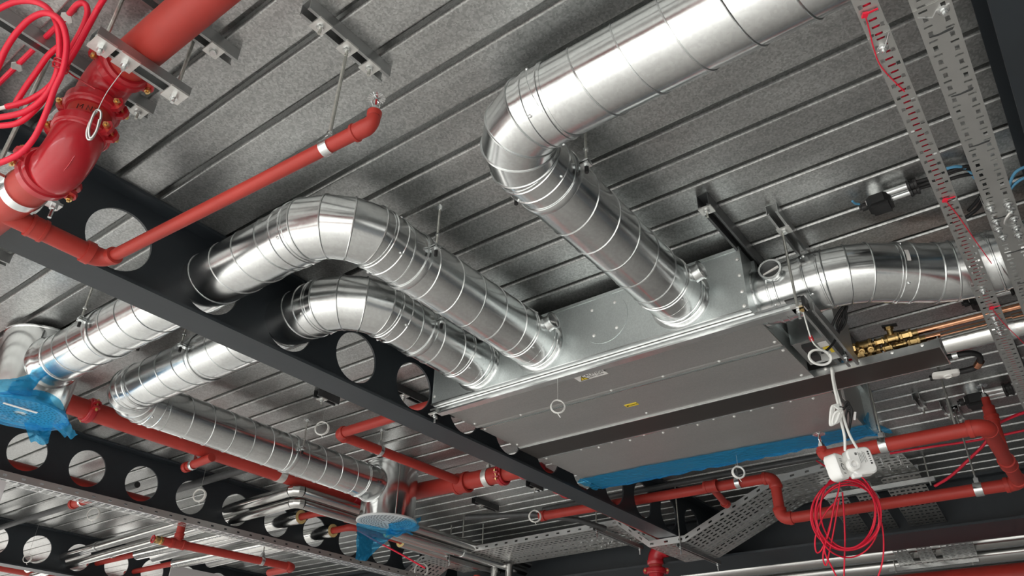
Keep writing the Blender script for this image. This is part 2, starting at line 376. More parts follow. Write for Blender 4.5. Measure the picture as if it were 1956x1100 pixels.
# --- lower duct: unit -> beam hole -> second bend -> diffuser in the middle
t = thing('spiral_duct', 'lower silver spiral duct passing under the hump and ending at the middle diffuser drum', 'duct', (1.62, 2.03, DZC))
E2, Y2 = 1.625, 2.035
a, b = elbow(t, (E2, Y2, DZC), (-1, 0, 0), (0, 1, 0)); E3 = 3.70
a2, b2 = elbow(t, (E2, E3, DZC), (0, 1, 0), (1, 0, 0), .15)
straight(t, (XF, Y2, DZC), a, ph=2.0); straight(t, b, a2, ph=.8); straight(t, b2, (3.36, E3, DZC), ph=.1)
coupling(t, a - V((-1,0,0))*.055, (-1, 0, 0)); coupling(t, b - V((0, .020, 0)), (0, 1, 0))
coupling(t, a2 - V((0, .06, 0)), (0, 1, 0)); coupling(t, b2 - V((.02, 0, 0)), (1, 0, 0))
flange_ring(t, (XF, Y2, DZC), (-1, 0, 0)); coupling(t, (XF-.16, Y2, DZC), (1, 0, 0), .13); coupling(t, (3.22, E3, DZC), (1, 0, 0), .09)
sticker(t, (a.x+.012, Y2, DZC), (1, 0, 0), PI*.12, DR+.002, .014, .045); sticker(t, (XF-.07, Y2, DZC), (1, 0, 0), PI*.0, DR+.003, .014, .045)
hanger('band hanger on the lower duct half hidden behind the hump duct', (a.x+.185, Y2, DZC), (1, 0, 0), DR, -1, DZ)
hanger('band hanger on the rear duct just past the beam', (E2, 2.98, DZC), (0, 1, 0), DR, 1, DZ)
hanger('band hanger on the far duct run near the middle diffuser', (2.66, E3, DZC), (1, 0, 0), DR, -1, DZ)
# --- big duct at the top: unit -> bend -> towards the viewer
t = thing('spiral_duct', 'large bright spiral duct running from the unit up to the top edge', 'duct', (1.25, 1.04, DZC))
E4, Y4 = 1.252, 1.04
a, b = elbow(t, (E4, Y4, DZC), (-1, 0, 0), (0, -1, 0), .165)
straight(t, (XF, Y4, DZC), a, ph=.4); straight(t, b, (E4, -3.2, DZC), ph=2.2)
coupling(t, a - V((-1,0,0))*.055, (-1, 0, 0)); coupling(t, b + V((0, .02, 0)), (0, -1, 0))
flange_ring(t, (XF, Y4, DZC), (-1, 0, 0)); coupling(t, (XF-.16, Y4, DZC), (1, 0, 0), .13)
port(t, (XF-.085, Y4-.103, DZC+.032), (-.12, -1, .16), (1, 0, 0))
hanger('band hanger and rod on the large duct just after its bend', (a.x+.10, Y4, DZC), (1, 0, 0), DR, -1, DZ)
# --- intake duct on the right: unit side -> offset -> hole of the right beam
t = thing('spiral_duct', 'silver duct with a double bend leaving the right end of the unit', 'duct', (2.555, .6, DZC))
XA, XB = 2.555, 2.77
P0, P1 = V((XA, .47, DZC)), V((XB, .17, DZC)); dd = (P1-P0).normalized()
a, b = elbow(t, P0, (0, -1, 0), dd, .30, n=3); c, d = elbow(t, P1, dd, (0, -1, 0), .30, n=3)
MB().lathe((XA, .786, DZC), (0, -1, 0), [(0, DR+.012), (.004, DR+.012), (.005, DR), (.786-a.y, DR)], 56).build('duct_pipe', 'duct_zinc', t)
MB().lathe(b, c-b, [(0, DR), ((c-b).length, DR)], 56).build('duct_pipe', 'duct_zinc', t)
straight(t, d, (XB, -3.2, DZC), ph=1.2)
coupling(t, (XA, .74, DZC), (0, -1, 0), .05); coupling(t, a + V((0, .04, 0)), (0, -1, 0)); coupling(t, (b+c)/2 - dd*.035, dd, .07); coupling(t, d + V((0, .02, 0)), (0, -1, 0))
port(t, (XA-.104, .700, DZC+.030), (-1, -.1, .06), (0, 1, 0), .036, .022)
sticker(t, (b+c)/2 - dd*.02, dd, PI*.93, DR+.003, .014, .045)

# ---------------------------------------------------------------- diffuser drums
def drum(label, cx, cy, ztop, zbot, film_pts, flabel, grid_rot=0.0):
    r = .178
    t = thing('diffuser_drum', label, 'diffuser', (cx, cy, zbot), 'drum plenums with round swirl diffusers')
    MB().lathe((cx, cy, zbot+.012), (0,0,1), [(0, r), (ztop-zbot-.02, r), (ztop-zbot-.016, r+.004), (ztop-zbot-.010, r+.004), (ztop-zbot-.008, r-.004), (ztop-zbot-.010, 1e-5)], 64).build('drum', 'drum_zinc', t)
    MB().box((cx-r*.45-.004, cy-r*.893-.002, zbot+.014), (cx-r*.45+.004, cy-r*.893+.004, ztop-.02)).build('drum_seam', 'seam_zinc', t)
    MB().lathe((cx, cy, zbot), (0,0,1), [(.012, r+.001), (.012, r+.016), (.004, r+.018), (0, r+.012), (.002, r-.008), (.004, r-.012)], 64).build('face_ring', 'perf_white', t)
    # face plate with rings of real slots
    mb = MB(); nr, z = 9, zbot+.004; R1 = r-.012; rings = [.022 + (R1-.022)*i/nr for i in range(nr+1)]
    mb.add([(cx + rings[0]*math.cos(2*PI*k/24), cy + rings[0]*math.sin(2*PI*k/24), z) for k in range(24)], [tuple(range(23, -1, -1))])
    for i in range(nr):
        ra, rb = rings[i], rings[i+1]; rm = ra + (rb-ra)*.45; n = int(2*PI*ra/.011/2)*2
        pol = lambda q, k, zz=z: (cx + q*math.cos(2*PI*(k+.5*(i % 2))/n), cy + q*math.sin(2*PI*(k+.5*(i % 2))/n), zz)
        for k in range(n):
            mb.add([pol(ra, k), pol(rm, k), pol(rm, k+1), pol(ra, k+1)], [(0, 3, 2, 1)])
            if k % 2: mb.add([pol(rm, k), pol(rb, k), pol(rb, k+1), pol(rm, k+1)], [(0, 3, 2, 1)])
    mb.build('perforated_face', 'perf_white', t)
    MB().lathe((cx, cy, zbot+.03), (0,0,1), [(0, r-.003), (0, 1e-5)], 48).build('inner_baffle', 'black_plastic', t)
    return t
tl = drum('large galvanised diffuser drum at the left edge, its face wrapped in blue film', 1.25, 3.79, 1.675, 1.315, None, None)
tm = drum('galvanised diffuser drum in the middle above a hanging blue film', 3.50, 3.70, 1.675, 1.305, None, None)
for t, c, d in ((tl, (1.25, 3.612, DZC), (0, -1, 0)), (tm, (3.322, E3, DZC), (-1, 0, 0))):
    c, d = V(c), V(d)
    MB().lathe(c - d*.05, d, [(0, DR+.004), (.05, DR+.016), (.075, DR+.008), (.10, DR+.003), (.15, DR+.003), (.152, DR)], 56).build('spigot', 'drum_zinc', t)
# ================================================================ FAN COIL UNIT
ZB = 1.392
def screw_at(t, p, n=(0,0,-1), r=.0060, m='screw_zinc'):
    return MB().lathe(V(p), V(n), [(0, r*1.25), (.0012, r*1.2), (.002, r*.8), (.0045, r*.75), (.0055, r*.4), (.0056, 1e-5)], 8).build('screw', m, t)
SCREW = {}
def screws(t, pts, n=(0,0,-1)):
    k = (t.name, tuple(n))
    for p in pts:
        if k not in SCREW: SCREW[k] = (screw_at(t, p, n), V(p))
        else: clone(SCREW[k][0], 'screw', t, V(p)-SCREW[k][1])
fcu = thing('fan_coil_unit', 'long galvanised fan coil unit with duct spigots on its front, under the deck', 'air unit', (2.8, 1.55, ZB))
# front supply plenum: box with folded rims
y0, y1, x0, zt = .785, 2.300, XF, 1.662
pl = MB().box((x0, y0, ZB+.004), (2.50, y1, zt)).build('front_plenum', 'unit_zinc', fcu)
MB().box((x0-.003, y0-.002, zt-.012), (x0+.02, y1+.002, zt+.002)).build('rim_top', 'unit_zinc', pl)
MB().box((x0-.008, y0-.004, ZB-.002), (x0+.02, y1+.004, ZB+.003)).build('rim_bottom', 'bright_zinc', pl)
MB().box((x0-.002, y0-.003, ZB+.006), (x0+.03, y0+.0015, zt-.012)).build('rim_side', 'unit_zinc', pl)
MB().box((x0-.002, y1-.0015, ZB+.006), (x0+.03, y1+.003, zt-.012)).build('rim_side', 'unit_zinc', pl)
# blanking disc on the front between the spigots
bc = V((x0, 1.375, 1.545))
dsk = MB().lathe(bc, (-1,0,0), [(0, .1085), (.0022, .1085), (.0022, 1e-5)], 56).build('blanking_disc', 'unit_zinc', fcu, 15)
screws(dsk, [bc + V((-.0022, .080*math.cos(a), .080*math.sin(a))) for a in (.8, 2.3, 3.95, 5.4)], (-1,0,0))
screws(pl, [(x0-.003, y1-.012, z) for z in (1.43, 1.60)] + [(x0-.003, y0+.012, z) for z in (1.41, 1.47, 1.54, 1.61)], (-1,0,0))
# underside panels
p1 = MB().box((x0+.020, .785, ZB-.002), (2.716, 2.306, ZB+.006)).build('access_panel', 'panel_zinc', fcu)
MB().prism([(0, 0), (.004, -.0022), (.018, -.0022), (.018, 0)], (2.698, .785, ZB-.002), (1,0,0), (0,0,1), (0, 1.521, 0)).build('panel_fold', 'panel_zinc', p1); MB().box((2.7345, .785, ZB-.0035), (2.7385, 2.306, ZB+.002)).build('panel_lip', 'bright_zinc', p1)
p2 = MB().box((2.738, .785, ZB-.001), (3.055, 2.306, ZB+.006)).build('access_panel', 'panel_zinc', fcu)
screws(p1, [(2.702, y, ZB-.003) for y in (2.03, 1.54, 1.29, 1.04)] + [(2.668, 2.28, ZB-.002), (2.672, .80, ZB-.002)])
screws(p2, [(2.752, 2.285, ZB-.001), (3.012, 2.283, ZB-.001), (3.015, 1.539, ZB-.001), (3.02, .82, ZB-.001), (2.76, .80, ZB-.001)])
MB().box((2.50, .80, ZB+.006), (3.06, 2.295, 1.655)).build('casing', 'unit_zinc', fcu)
MB().box((2.50, .772, ZB+.004), (2.53, .80, 1.66)).box((2.50, .79, ZB+.10), (2.86, .802, 1.66)).build('side_flange', 'unit_zinc', fcu)
# drip tray running past the unit on the right
dt = MB().box((3.058, .305, ZB-.006), (3.236, 2.312, ZB-.002)).build('drip_tray', 'tray_black', fcu)
MB().box((3.056, .300, ZB-.007), (3.060, 2.314, ZB+.026)).box((3.234, .300, ZB-.007), (3.238, 2.314, ZB+.040)).box((3.060, .300, ZB-.007), (3.234, .304, ZB+.040)).build('tray_rim', 'bright_zinc', dt)
screws(dt, [(3.056, y, ZB+.018) for y in (.36, .47, .60, .73)], (-1,0,0))
# rear return plenum, blue film over its open end
rp_ = MB().box((3.240, .772, ZB-.003), (3.850, 2.300, 1.655)).build('rear_plenum', 'panel_zinc', fcu)
MB().box((3.238, .770, ZB-.006), (3.246, 2.302, ZB+.004)).build('plenum_edge', 'bright_zinc', rp_)
MB().box((3.80, .735, ZB-.004), (3.856, .772, 1.66)).box((3.24, .752, 1.60), (3.80, .772, 1.66)).build('plenum_flange', 'unit_zinc', rp_)
MB().box((3.42, .7695, ZB+.03), (3.46, .7715, 1.62)).build('paper_label', 'label_white', rp_)
screws(rp_, [(3.250 if i % 2 == 0 else 3.275, 2.048 - .0915*i*1.0, ZB-.003) for i in range(14)] + [(3.262, 2.275, ZB-.003)])
def film_sheet(name, rows, t):
    mb = MB(); m = len(rows[0]); P = [p for r in rows for p in r]
    mb.add(P, [(i*m+k, i*m+k+1, (i+1)*m+k+1, (i+1)*m+k) for i in range(len(rows)-1) for k in range(m-1)])
    return mb.build(name, 'blue_film', t, 80)
ff = tag(film_sheet('protective_film', [[(3.652 + .052*max(0, (1.9-y)/1.1) + random.uniform(-.004, .004), y, ZB-.006-random.uniform(0, .003)),
      (3.74 + random.uniform(-.02, .02), y, ZB-.008-random.uniform(0, .004)), (3.83, y, ZB-.008-random.uniform(0, .006)), (3.864 + random.uniform(-.004, .004), y + .02*random.uniform(-1, 1), ZB-.006-random.uniform(0, .012)),
      (3.866, y, ZB+.06), (3.862, y, 1.60)] for y in [2.315 - 1.56*i/40 for i in range(41)]], None), 'blue protective film taped over the rear end of the fan coil unit', 'film')
film_sheet('film_fold', [[(3.66 + .03*k, .762 - .012*random.random(), ZB - .004 + .11*j/4*(k/6) + .01*random.random()) for k in range(7)] for j in range(5)], ff)
film_sheet('film_tail', [[(3.80 + .03*k + .01*random.random(), .76 - .03*j*.6 - .006*random.random(), ZB + .03 - .012*j + .02*random.random()) for k in range(4)] for j in range(5)], ff)
film_sheet('film_corner', [[(3.66 + .04*k, 2.312 + .012*j + .006*random.random(), ZB - .006 - .007*j + .01*random.random()) for k in range(6)] for j in range(3)], ff)
for o_ in ff.children: pass
# control box on the right end
cb = MB().box((2.80, .600, 1.425), (3.02, .776, 1.60)).build('control_box', 'panel_zinc', fcu)
MB().box((2.796, .598, 1.423), (2.800, .778, 1.602)).build('box_rim', 'bright_zinc', cb)
MB().box((2.842, .640, 1.4235), (2.885, .690, 1.4255)).build('white_label', 'label_white', cb)
for (xa, ya) in ((2.905, .665), (2.938, .648)):
    MB().box((xa-.014, ya-.026, 1.4232), (xa+.014, ya+.020, 1.4252)).build('warning_label', 'label_yellow', cb)
MB().box((3.0195, .60, 1.50), (3.0215, .66, 1.55)).build('warning_label', 'label_yellow', cb)
MB().box((2.82, .70, 1.41), (2.87, .745, 1.427)).box((2.90, .715, 1.405), (2.96, .75, 1.427)).build('terminal', 'black_plastic', cb)
# caution stickers on the underside
def text(body, size, loc, rot, parent, m='ink', name='lettering', ext=.0004):
    c = bpy.data.curves.new(name, 'FONT'); c.body = body; c.size = size; c.align_x = 'CENTER'; c.align_y = 'CENTER'; c.extrude = ext
    c.materials.append(MAT[m]); f_ = bpy.data.objects.new(name, c); sc.collection.objects.link(f_)
    dg_ = bpy.context.evaluated_depsgraph_get(); me = bpy.data.meshes.new_from_object(f_.evaluated_get(dg_)); bpy.data.objects.remove(f_)
    o = bpy.data.objects.new(name, me); sc.collection.objects.link(o); o.parent = parent
    og = ORG.get(parent.name, V((0,0,0))); o.location = V(loc)-og; o.rotation_euler = rot; return o
cs = MB().box((2.499, 1.463, ZB-.0042), (2.549, 1.604, ZB-.002)).build('caution_sticker', 'label_white', p1)
# seen from below: text runs towards -y, tops towards -x
def under_rot(): return Matrix(((0, -1, 0), (-1, 0, 0), (0, 0, -1))).to_euler()
text('CAUTION', .026, (2.514, 1.515, ZB-.0044), under_rot(), p1, name='caution_lettering')
text('HEAVY LOAD', .012, (2.533, 1.512, ZB-.0044), under_rot(), p1, name='caution_lettering')
MB().add([(2.543, 1.592, ZB-.0045), (2.543, 1.553, ZB-.0045), (2.509, 1.572, ZB-.0045)], [(0, 1, 2)]).build('warning_triangle', 'label_yellow', p1, smooth=False)
MB().box((2.519, 1.5705, ZB-.0050), (2.533, 1.5735, ZB-.0046)).box((2.536, 1.5705, ZB-.0050), (2.539, 1.5735, ZB-.0046)).build('warning_mark', 'ink', p1)
for a_, b_ in (((2.543, 1.592), (2.543, 1.553)), ((2.543, 1.553), (2.509, 1.572)), ((2.509, 1.572), (2.543, 1.592))):
    MB().tube([(*a_, ZB-.0046), (*b_, ZB-.0046)], .0012, 4).build('triangle_border', 'ink', p1)
MB().box((2.879, 1.518, ZB-.0030), (2.906, 1.579, ZB-.001)).build('caution_sticker', 'label_yellow', p2)
text('WARNING', .0095, (2.892, 1.543, ZB-.0032), under_rot(), p2, name='caution_lettering')
MB().add([(2.899, 1.576, ZB-.0033), (2.899, 1.562, ZB-.0033), (2.885, 1.569, ZB-.0033)], [(0, 1, 2)]).build('warning_mark', 'ink', p2, smooth=False)

# ---------------------------------------------------------------- strut channels
def channel(mb, a, b, openv, w=.041, h=.041, lip=.009, th=.0025):
    """C-channel from a (centre of the back) to b; openv points to the open side"""
    a, b = V(a), V(b); d = (b-a); o = V(openv).normalized(); s = d.normalized().cross(o).normalized()
    q = [(-w/2+lip, h-.006), (-w/2+lip, h), (-w/2, h), (-w/2, 0), (w/2, 0), (w/2, h), (w/2-lip, h), (w/2-lip, h-.006),
         (w/2-lip+th, h-.006), (w/2-lip+th, h-th), (w/2-th, h-th), (w/2-th, th), (-w/2+th, th), (-w/2+th, h-th), (-w/2+lip-th, h-th), (-w/2+lip-th, h-.006)]
    return mb.prism(q, a, s, o, d)
def strut_on_deck(label, x0, x1, y, z=DZ, w=.041, h=.041, plates=(), m='strut_zinc', slots=True, group='steel channels bolted under the deck', studs=True, along='x'):
    """channel fixed flat under the deck along x (or y), open side down; plates: positions along it with washer plate and nut"""
    dv = V((1,0,0)) if along == 'x' else V((0,1,0)); P = (lambda s, k: V((s, y, k))) if along == 'x' else (lambda s, k: V((y, s, k)))
    c = P((x0+x1)/2, z)
    t = thing('strut_channel', label, 'channel', (c.x, c.y, z-h), group)
    channel(MB(), P(x0, z-.0005), P(x1, z-.0005), (0,0,-1), w, h).build('channel', m, t)
    for px in plates:
        q = P(px, z-h)
        MB().obox(q - V((0,0,.0035)), dv*.021, V((0,0,1)).cross(dv)*(w/2+.003), V((0,0,.003))).build('washer_plate', 'plate_zinc', t)
        MB().nut(q-V((0,0,.0165)), (0,0,1), .0095, .010).lathe(q-V((0,0,.009)), (0,0,1), [(0, .012), (.0025, .012)], 14).build('nut', 'bright_zinc', t)
        if studs: MB().cyl(q-V((0,0,.034)), q-V((0,0,.005)), .0048, 8).build('stud', 'rod_zinc', t)
    return t
def rod(label, x, y, za, zb, r=.0048, group='threaded rods hanging from the deck'):
    mb = MB().cyl((x, y, zb), (x, y, za), r, 8)
    return one('threaded_rod', mb, 'rod_zinc', label, 'rod', (x, y, zb), group)
# channel rail under the unit's front edge, hung on rods
t = thing('support_rail', 'long steel channel rail hung under the front edge of the unit', 'channel', (2.43, 1.5, 1.345))
channel(MB(), (2.446, .60, ZB-.020), (2.446, 2.335, ZB-.020), (-1, 0, 0), .032, .036, .008).build('channel', 'bright_zinc', t)
MB().box((2.398, .592, ZB-.034), (2.442, .604, ZB-.001)).box((2.398, .604, ZB-.004), (2.442, .66, ZB+.002)).build('end_cap', 'black_plastic', t)
for y in (.625, 2.312):
    MB().box((2.395, y-.020, ZB-.036), (2.446, y+.020, ZB-.030)).build('washer_plate', 'plate_zinc', t)
    MB().nut((2.420, y, ZB-.048), (0,0,1), .0095, .012).cyl((2.420, y, ZB-.072), (2.420, y, ZB-.030), .005, 8).build('nut', 'bright_zinc', t)
rod('rod dropping from a short deck channel to the right end of the unit rail', 2.372, .614, DZ-.045, ZB-.05)
rod('rod at the left end of the unit rail beside the beam', 2.432, 2.312, DZ-.001, ZB-.05)
strut_on_deck('short channel on the deck above the right bent duct, carrying one rod', 2.255, 2.60, .605, plates=(2.372,), m='strut_zinc', studs=False)
strut_on_deck('deep black-capped channel on the deck running behind the unit plenum', 2.06, 2.75, .775, h=.052, plates=(2.085,), m='strut_dark')
t = thing('rod_channel', 'channel sloping along the right end of the unit towards the control box', 'channel', (2.6, .6, 1.35))
channel(MB(), (2.44, .598, ZB-.012), (2.95, .598, ZB-.012), (0, 0, -1), .041, .036).build('channel', 'strut_zinc', t)
for x in (2.55, 2.63, 2.70, 2.77): MB().box((x-.012, .592, ZB-.0155), (x+.012, .604, ZB-.0145)).build('slot', 'bright_zinc', t)
MB().cyl((2.84, .598, ZB-.075), (2.84, .598, ZB-.02), .006, 8).nut((2.84, .598, ZB-.060), (0,0,1), .011, .012).build('bolt', 'bright_zinc', t)
# ================================================================ RED PIPEWORK
def arc(c, di, do, R, k=10):
    """points of a bend round corner c from direction di to do"""
    c, di, do = V(c), V(di).normalized(), V(do).normalized(); A = math.acos(max(-1, min(1, di.dot(do)))); tl = R*math.tan(A/2)
    s = c - di*tl; rad = (do - di*di.dot(do)).normalized(); C = s + rad*R
    return [C - rad*R*math.cos(A*i/k) + di*R*math.sin(A*i/k) for i in range(k+1)], tl
def pipe_run(t, pts, r, m='red_paint', bend=1.7, n=28, fat=1.16, ends=(True, True), fit=True, fm=None):
    pts = [V(p) for p in pts]; cur = pts[0]
    for i in range(1, len(pts)-1):
        di, do = (pts[i]-pts[i-1]).normalized(), (pts[i+1]-pts[i]).normalized()
        A, tl = arc(pts[i], di, do, r*bend)
        MB().cyl(cur, A[0], r, n).build('pipe', m, t)
        e = MB().tube(A, r*fat, n).build('elbow', fm or m, t, 50)
        if fit:
            for q, d in ((A[0], -di), (A[-1], do)):
                MB().lathe(q - d*r*.15, d, [(0, r), (0, r*fat*1.08), (r*.55, r*fat*1.08), (r*.65, r*fat*1.02), (r*.66, r)], n).build('collar', fm or m, e)
        cur = A[-1]
    MB().cyl(cur, pts[-1], r, n).build('pipe', m, t)
def socket(t, c, d, r, L=None, m='red_paint', n=28, name='socket'):
    c, d = V(c), V(d).normalized(); L = L or r*1.6
    return MB().lathe(c - d*L/2, d, [(0, r*.99), (0, r*1.22), (L*.18, r*1.24), (L*.2, r*1.16), (L*.8, r*1.16), (L*.82, r*1.24), (L, r*1.22), (L, r*.99)], n).build(name, m, t)
def grooved(t, c, d, r, bolt_dir, L=.046):
    """grooved coupling: ribbed two-part housing with bolt pads at +-bolt_dir"""
    c, d = V(c), V(d).normalized(); b = V(bolt_dir); b = (b - d*b.dot(d)).normalized(); s = d.cross(b)
    h = MB().lathe(c - d*L/2, d, [(0, r*.98), (0, r+.008), (.004, r+.0115), (.010, r+.0125), (.0125, r+.0175), (L-.0125, r+.0175), (L-.010, r+.0125), (L-.004, r+.0115), (L, r+.008), (L, r*.98)], 44).build('coupling', 'red_gloss', t)
    for q in (1, -1):
        o = c + b*q*(r+.017)
        for k in (1, -1):
            MB().prism([(-.014, -.02), (.010, -.02), (.019, -.006), (.019, .006), (.010, .02), (-.014, .02)], o + s*k*.009, b*q, d, s*k*.011).build('bolt_pad', 'red_gloss', h)
        MB().cyl(o + b*q*.006 - s*.036, o + b*q*.006 + s*.036, .0042, 8).build('bolt', 'brass', h)
        for k in (1, -1): MB().nut(o + b*q*.006 + s*k*.0205, s*k, .0085, .010).build('nut', 'brass', h)
    return h
def clip(label, c, d, r, ztop, m='bright_zinc', group='rings and rods holding the red pipes', w=.026, rod_r=.0048, anchor=True):
    c, d = V(c), V(d).normalized(); R = r+.004
    t = thing('pipe_clip', label, 'clip', (c.x, c.y, c.z), group)
    MB().lathe(c - d*w/2, d, [(0, r), (0, R), (.004, R+.001), (w-.004, R+.001), (w, R), (w, r)], 32).build('band', m, t)
    MB().box((c.x-.011, c.y-.011, c.z+R-.002), (c.x+.011, c.y+.011, c.z+R+.022)).build('saddle', m, t)
    MB().nut((c.x, c.y, c.z+R+.022), (0,0,1), .009, .009).build('nut', m, t)
    MB().cyl((c.x, c.y, c.z+R+.008), (c.x, c.y, ztop), rod_r, 8).build('rod', 'rod_zinc', t)
    if anchor: MB().nut((c.x, c.y, ztop-.012), (0,0,1), .010, .011).box((c.x-.020, c.y-.020, ztop-.003), (c.x+.020, c.y+.020, ztop)).build('deck_anchor', m, t)
    return t
def sprinkler(label, c, up=1, s=1.0, m='bright_zinc'):
    """upright or pendent sprinkler head standing on c"""
    c = V(c); u = V((0,0,up))
    t = thing('sprinkler', label, 'sprinkler', c, 'sprinkler heads on the red pipes')
    MB().nut(c, u, .013*s, .010*s).lathe(c+u*.010*s, u, [(0, .009*s), (.008*s, .009*s), (.010*s, .006*s)], 16).build('body', m, t)
    for k in (-1, 1): MB().tube([c+u*.018*s+V((k*.008*s, 0, 0)), c+u*.028*s+V((k*.013*s, 0, 0)), c+u*.040*s+V((k*.010*s, 0, 0)), c+u*.048*s], .0026*s, 6).build('frame_arm', m, t)
    MB().cyl(c+u*.018*s, c+u*.044*s, .0026*s, 8).build('glass_bulb', 'red_gloss', t)
    df = MB().cyl(c+u*.048*s, c+u*.052*s, .012*s, 16)
    for k in range(16):
        a = 2*PI*k/16; e = V((math.cos(a), math.sin(a), 0)); f = V((-math.sin(a), math.cos(a), 0))
        df.obox(c+u*.050*s+e*.016*s, e*.006*s, f*.0022*s, u*.0012*s)
    df.build('deflector', m, t)
    return t
# --- main in the top left corner: drops by two bends under the beam
PX, ZA, ZC, PR, YD = .503, 1.560, 1.275, .053, 1.815
t = thing('fire_main', 'thick red fire main stepping down in the top left corner', 'pipe', (PX, YD, ZC))
MB().cyl((PX, -3.5, ZA), (PX, YD-.088, ZA), PR, 44).build('pipe', 'red_paint', t)
MB().cyl((PX-.018, YD+.088, ZC), (PX-.018, 9.0, ZC), PR, 44).build('pipe', 'red_paint', t)
A, tl = arc((PX, YD, ZA), (0,1,0), (0,0,-1), .072, 14); MB().tube([V((PX, YD-.095, ZA))]+A+[V((PX, YD, ZA-.10))], [.0555]+[.0605]*15+[.0555], 40).build('elbow', 'red_gloss', t, 60)
A, tl = arc((PX-.009, YD, ZC), (0,0,-1), (0,1,0), .075, 14); MB().tube([V((PX-.009, YD, ZC+.10))]+A+[V((PX-.014, YD+.095, ZC))], [.0555]+[.0625]*15+[.0555], 40).build('elbow', 'red_gloss', t, 60)
MB().tube([V((PX-.010, YD, ZC)) + V((0, .022-.064*math.cos(q), .022-.064*math.sin(q)-.0)) for q in [(.15+.09*i) for i in range(15)]], .0012, 4).build('mould_line', 'red_gloss', t)
MB().cyl((PX-.004, YD, ZA-.085), (PX-.006, YD, ZC+.085), PR, 40).build('nipple', 'red_paint', t)
grooved(t, (PX, YD-.096, ZA), (0,1,0), PR, (1, 0, 0)); grooved(t, (PX-.003, YD, ZA-.100), (0,0,1), PR, (.75, -1, 0))
grooved(t, (PX-.006, YD, ZC+.100), (0,0,1), PR, (.75, -1, 0)); grooved(t, (PX-.017, YD+.100, ZC), (0,1,0), PR, (1, 0, -.12))
# marker strokes written on the nipple
def wrap_strokes(par, c, r, strokes, a0, z0, s, m='ink'):
    for st in strokes:
        MB().tube([V((c[0] + (r+.0006)*math.cos(a0+u*s/r), c[1] + (r+.0006)*math.sin(a0+u*s/r), z0+v*s)) for u, v in st], .0011, 5).build('marker_stroke', m, par)
wrap_strokes(t, (PX-.005, YD), PR, [[(0,0),(0,1),(.7,0),(.7,1)], [(1.0,1),(1.6,1),(1.0,0),(1.6,0)], [(-1.5,0),(-1.5,1),(-1.1,.4),(-.7,1),(-.7,0)]], -2.05, ZA-.152, .015)
# trapeze channel under the upper pipe
t = thing('pipe_trapeze', 'short channel hung on two rods under the upper red main', 'hanger', (.5, 1.60, 1.46))
channel(MB(), (.382, 1.605, ZA-PR-.001), (.634, 1.605, ZA-PR-.001), (0,0,-1), .044, .030).build('channel', 'strut_zinc', t)
for x, s in ((.408, 1), (.470, 0), (.606, 1)):
    MB().box((x-.025, 1.578, ZA-PR-.037), (x+.025, 1.632, ZA-PR-.031)).build('washer_plate', 'plate_zinc', t)
    MB().nut((x, 1.605, ZA-PR-.048), (0,0,1), .0105, .011).cyl((x, 1.605, ZA-PR-.062), (x, 1.605, ZA-PR-.03), .0052, 8).build('nut', 'bright_zinc', t)
    if s: MB().cyl((x, 1.605, ZA-PR-.05), (x, 1.605, DZ), .0052, 8).build('rod', 'rod_zinc', t)
strut_on_deck('channel on the deck whose end shows right of the upper red main', .30, .712, 1.565, plates=(.65,), studs=False)
strut_on_deck('channel on the deck behind the red cable loops, ending beside the couplings', -.6, .690, 1.955, plates=(.655,))
strut_on_deck('three-plate channel on the deck above the small sprinkler branch', .715, 1.008, 1.262, plates=(.770, .864, .948), m='strut_zinc')
# clamp round the lower pipe
t = thing('pipe_clamp', 'pale steel clamp band round the lower red main at the left edge', 'clamp', (PX-.018, 2.03, ZC))
MB().lathe((PX-.018, 2.014, ZC), (0,1,0), [(0, PR), (0, PR+.004), (.034, PR+.004), (.034, PR)], 44).build('band', 'bright_zinc', t)
for s in (-1, 1):
    MB().box(*[(min(PX-.018+s*(PR+.002), PX-.018+s*(PR+.042)), 2.014, ZC-.004), (max(PX-.018+s*(PR+.002), PX-.018+s*(PR+.042)), 2.048, ZC+.004)]).build('ear', 'bright_zinc', t)
    x = PX-.018+s*(PR+.026)
    MB().nut((x, 2.031, ZC-.014), (0,0,1), .010, .010).nut((x, 2.031, ZC+.004), (0,0,1), .010, .010).cyl((x, 2.031, ZC-.042), (x, 2.031, ZC+.02), .0052, 8).build('bolt', 'bright_zinc', t)
MB().cyl((PX-.018-(PR+.026), 2.031, ZC), (PX-.018-(PR+.026), 2.031, DZ), .0062, 8).build('rod', 'rod_zinc', t)
# --- sprinkler branch off the lower main
EL, EN = V((.774, 2.140, 1.250)), V((.890, 1.149, 1.327)); dE = (EN-EL).normalized()
t = thing('sprinkler_branch', 'slim red branch from the main, crossing the beam hole to a sprinkler', 'pipe', EL)
MB().cyl((PX-.018, 2.140, 1.250), EL - V((.045, 0, 0)), .0275, 28).build('pipe', 'red_paint', t)
socket(t, (.575, 2.140, 1.250), (1,0,0), .0275, .045); 
A, tl = arc(EL, (1,0,0), dE, .040, 10)
e = MB().tube(A, [.0305-.0008*i for i in range(11)], 28).build('elbow', 'red_paint', t, 60)
MB().lathe(A[0]-V((.028,0,0)), (1,0,0), [(0, .027), (0, .0335), (.022, .0345), (.024, .031), (.03, .030)], 28).build('collar', 'red_paint', e)
MB().lathe(A[-1]-dE*.004, dE, [(0, .022), (0, .0265), (.016, .0265), (.018, .019)], 28).build('collar', 'red_paint', e)
MB().cyl(A[-1], EN, .0185, 28).build('pipe', 'red_paint', t)
A, tl = arc(EN + dE*.012, dE, (0,0,1), .024, 10); top = A[-1]
e = MB().tube([A[0]-dE*.034] + A, [.0215] + [.0225-.0006*i for i in range(11)], 28).build('elbow', 'red_paint', t, 60)
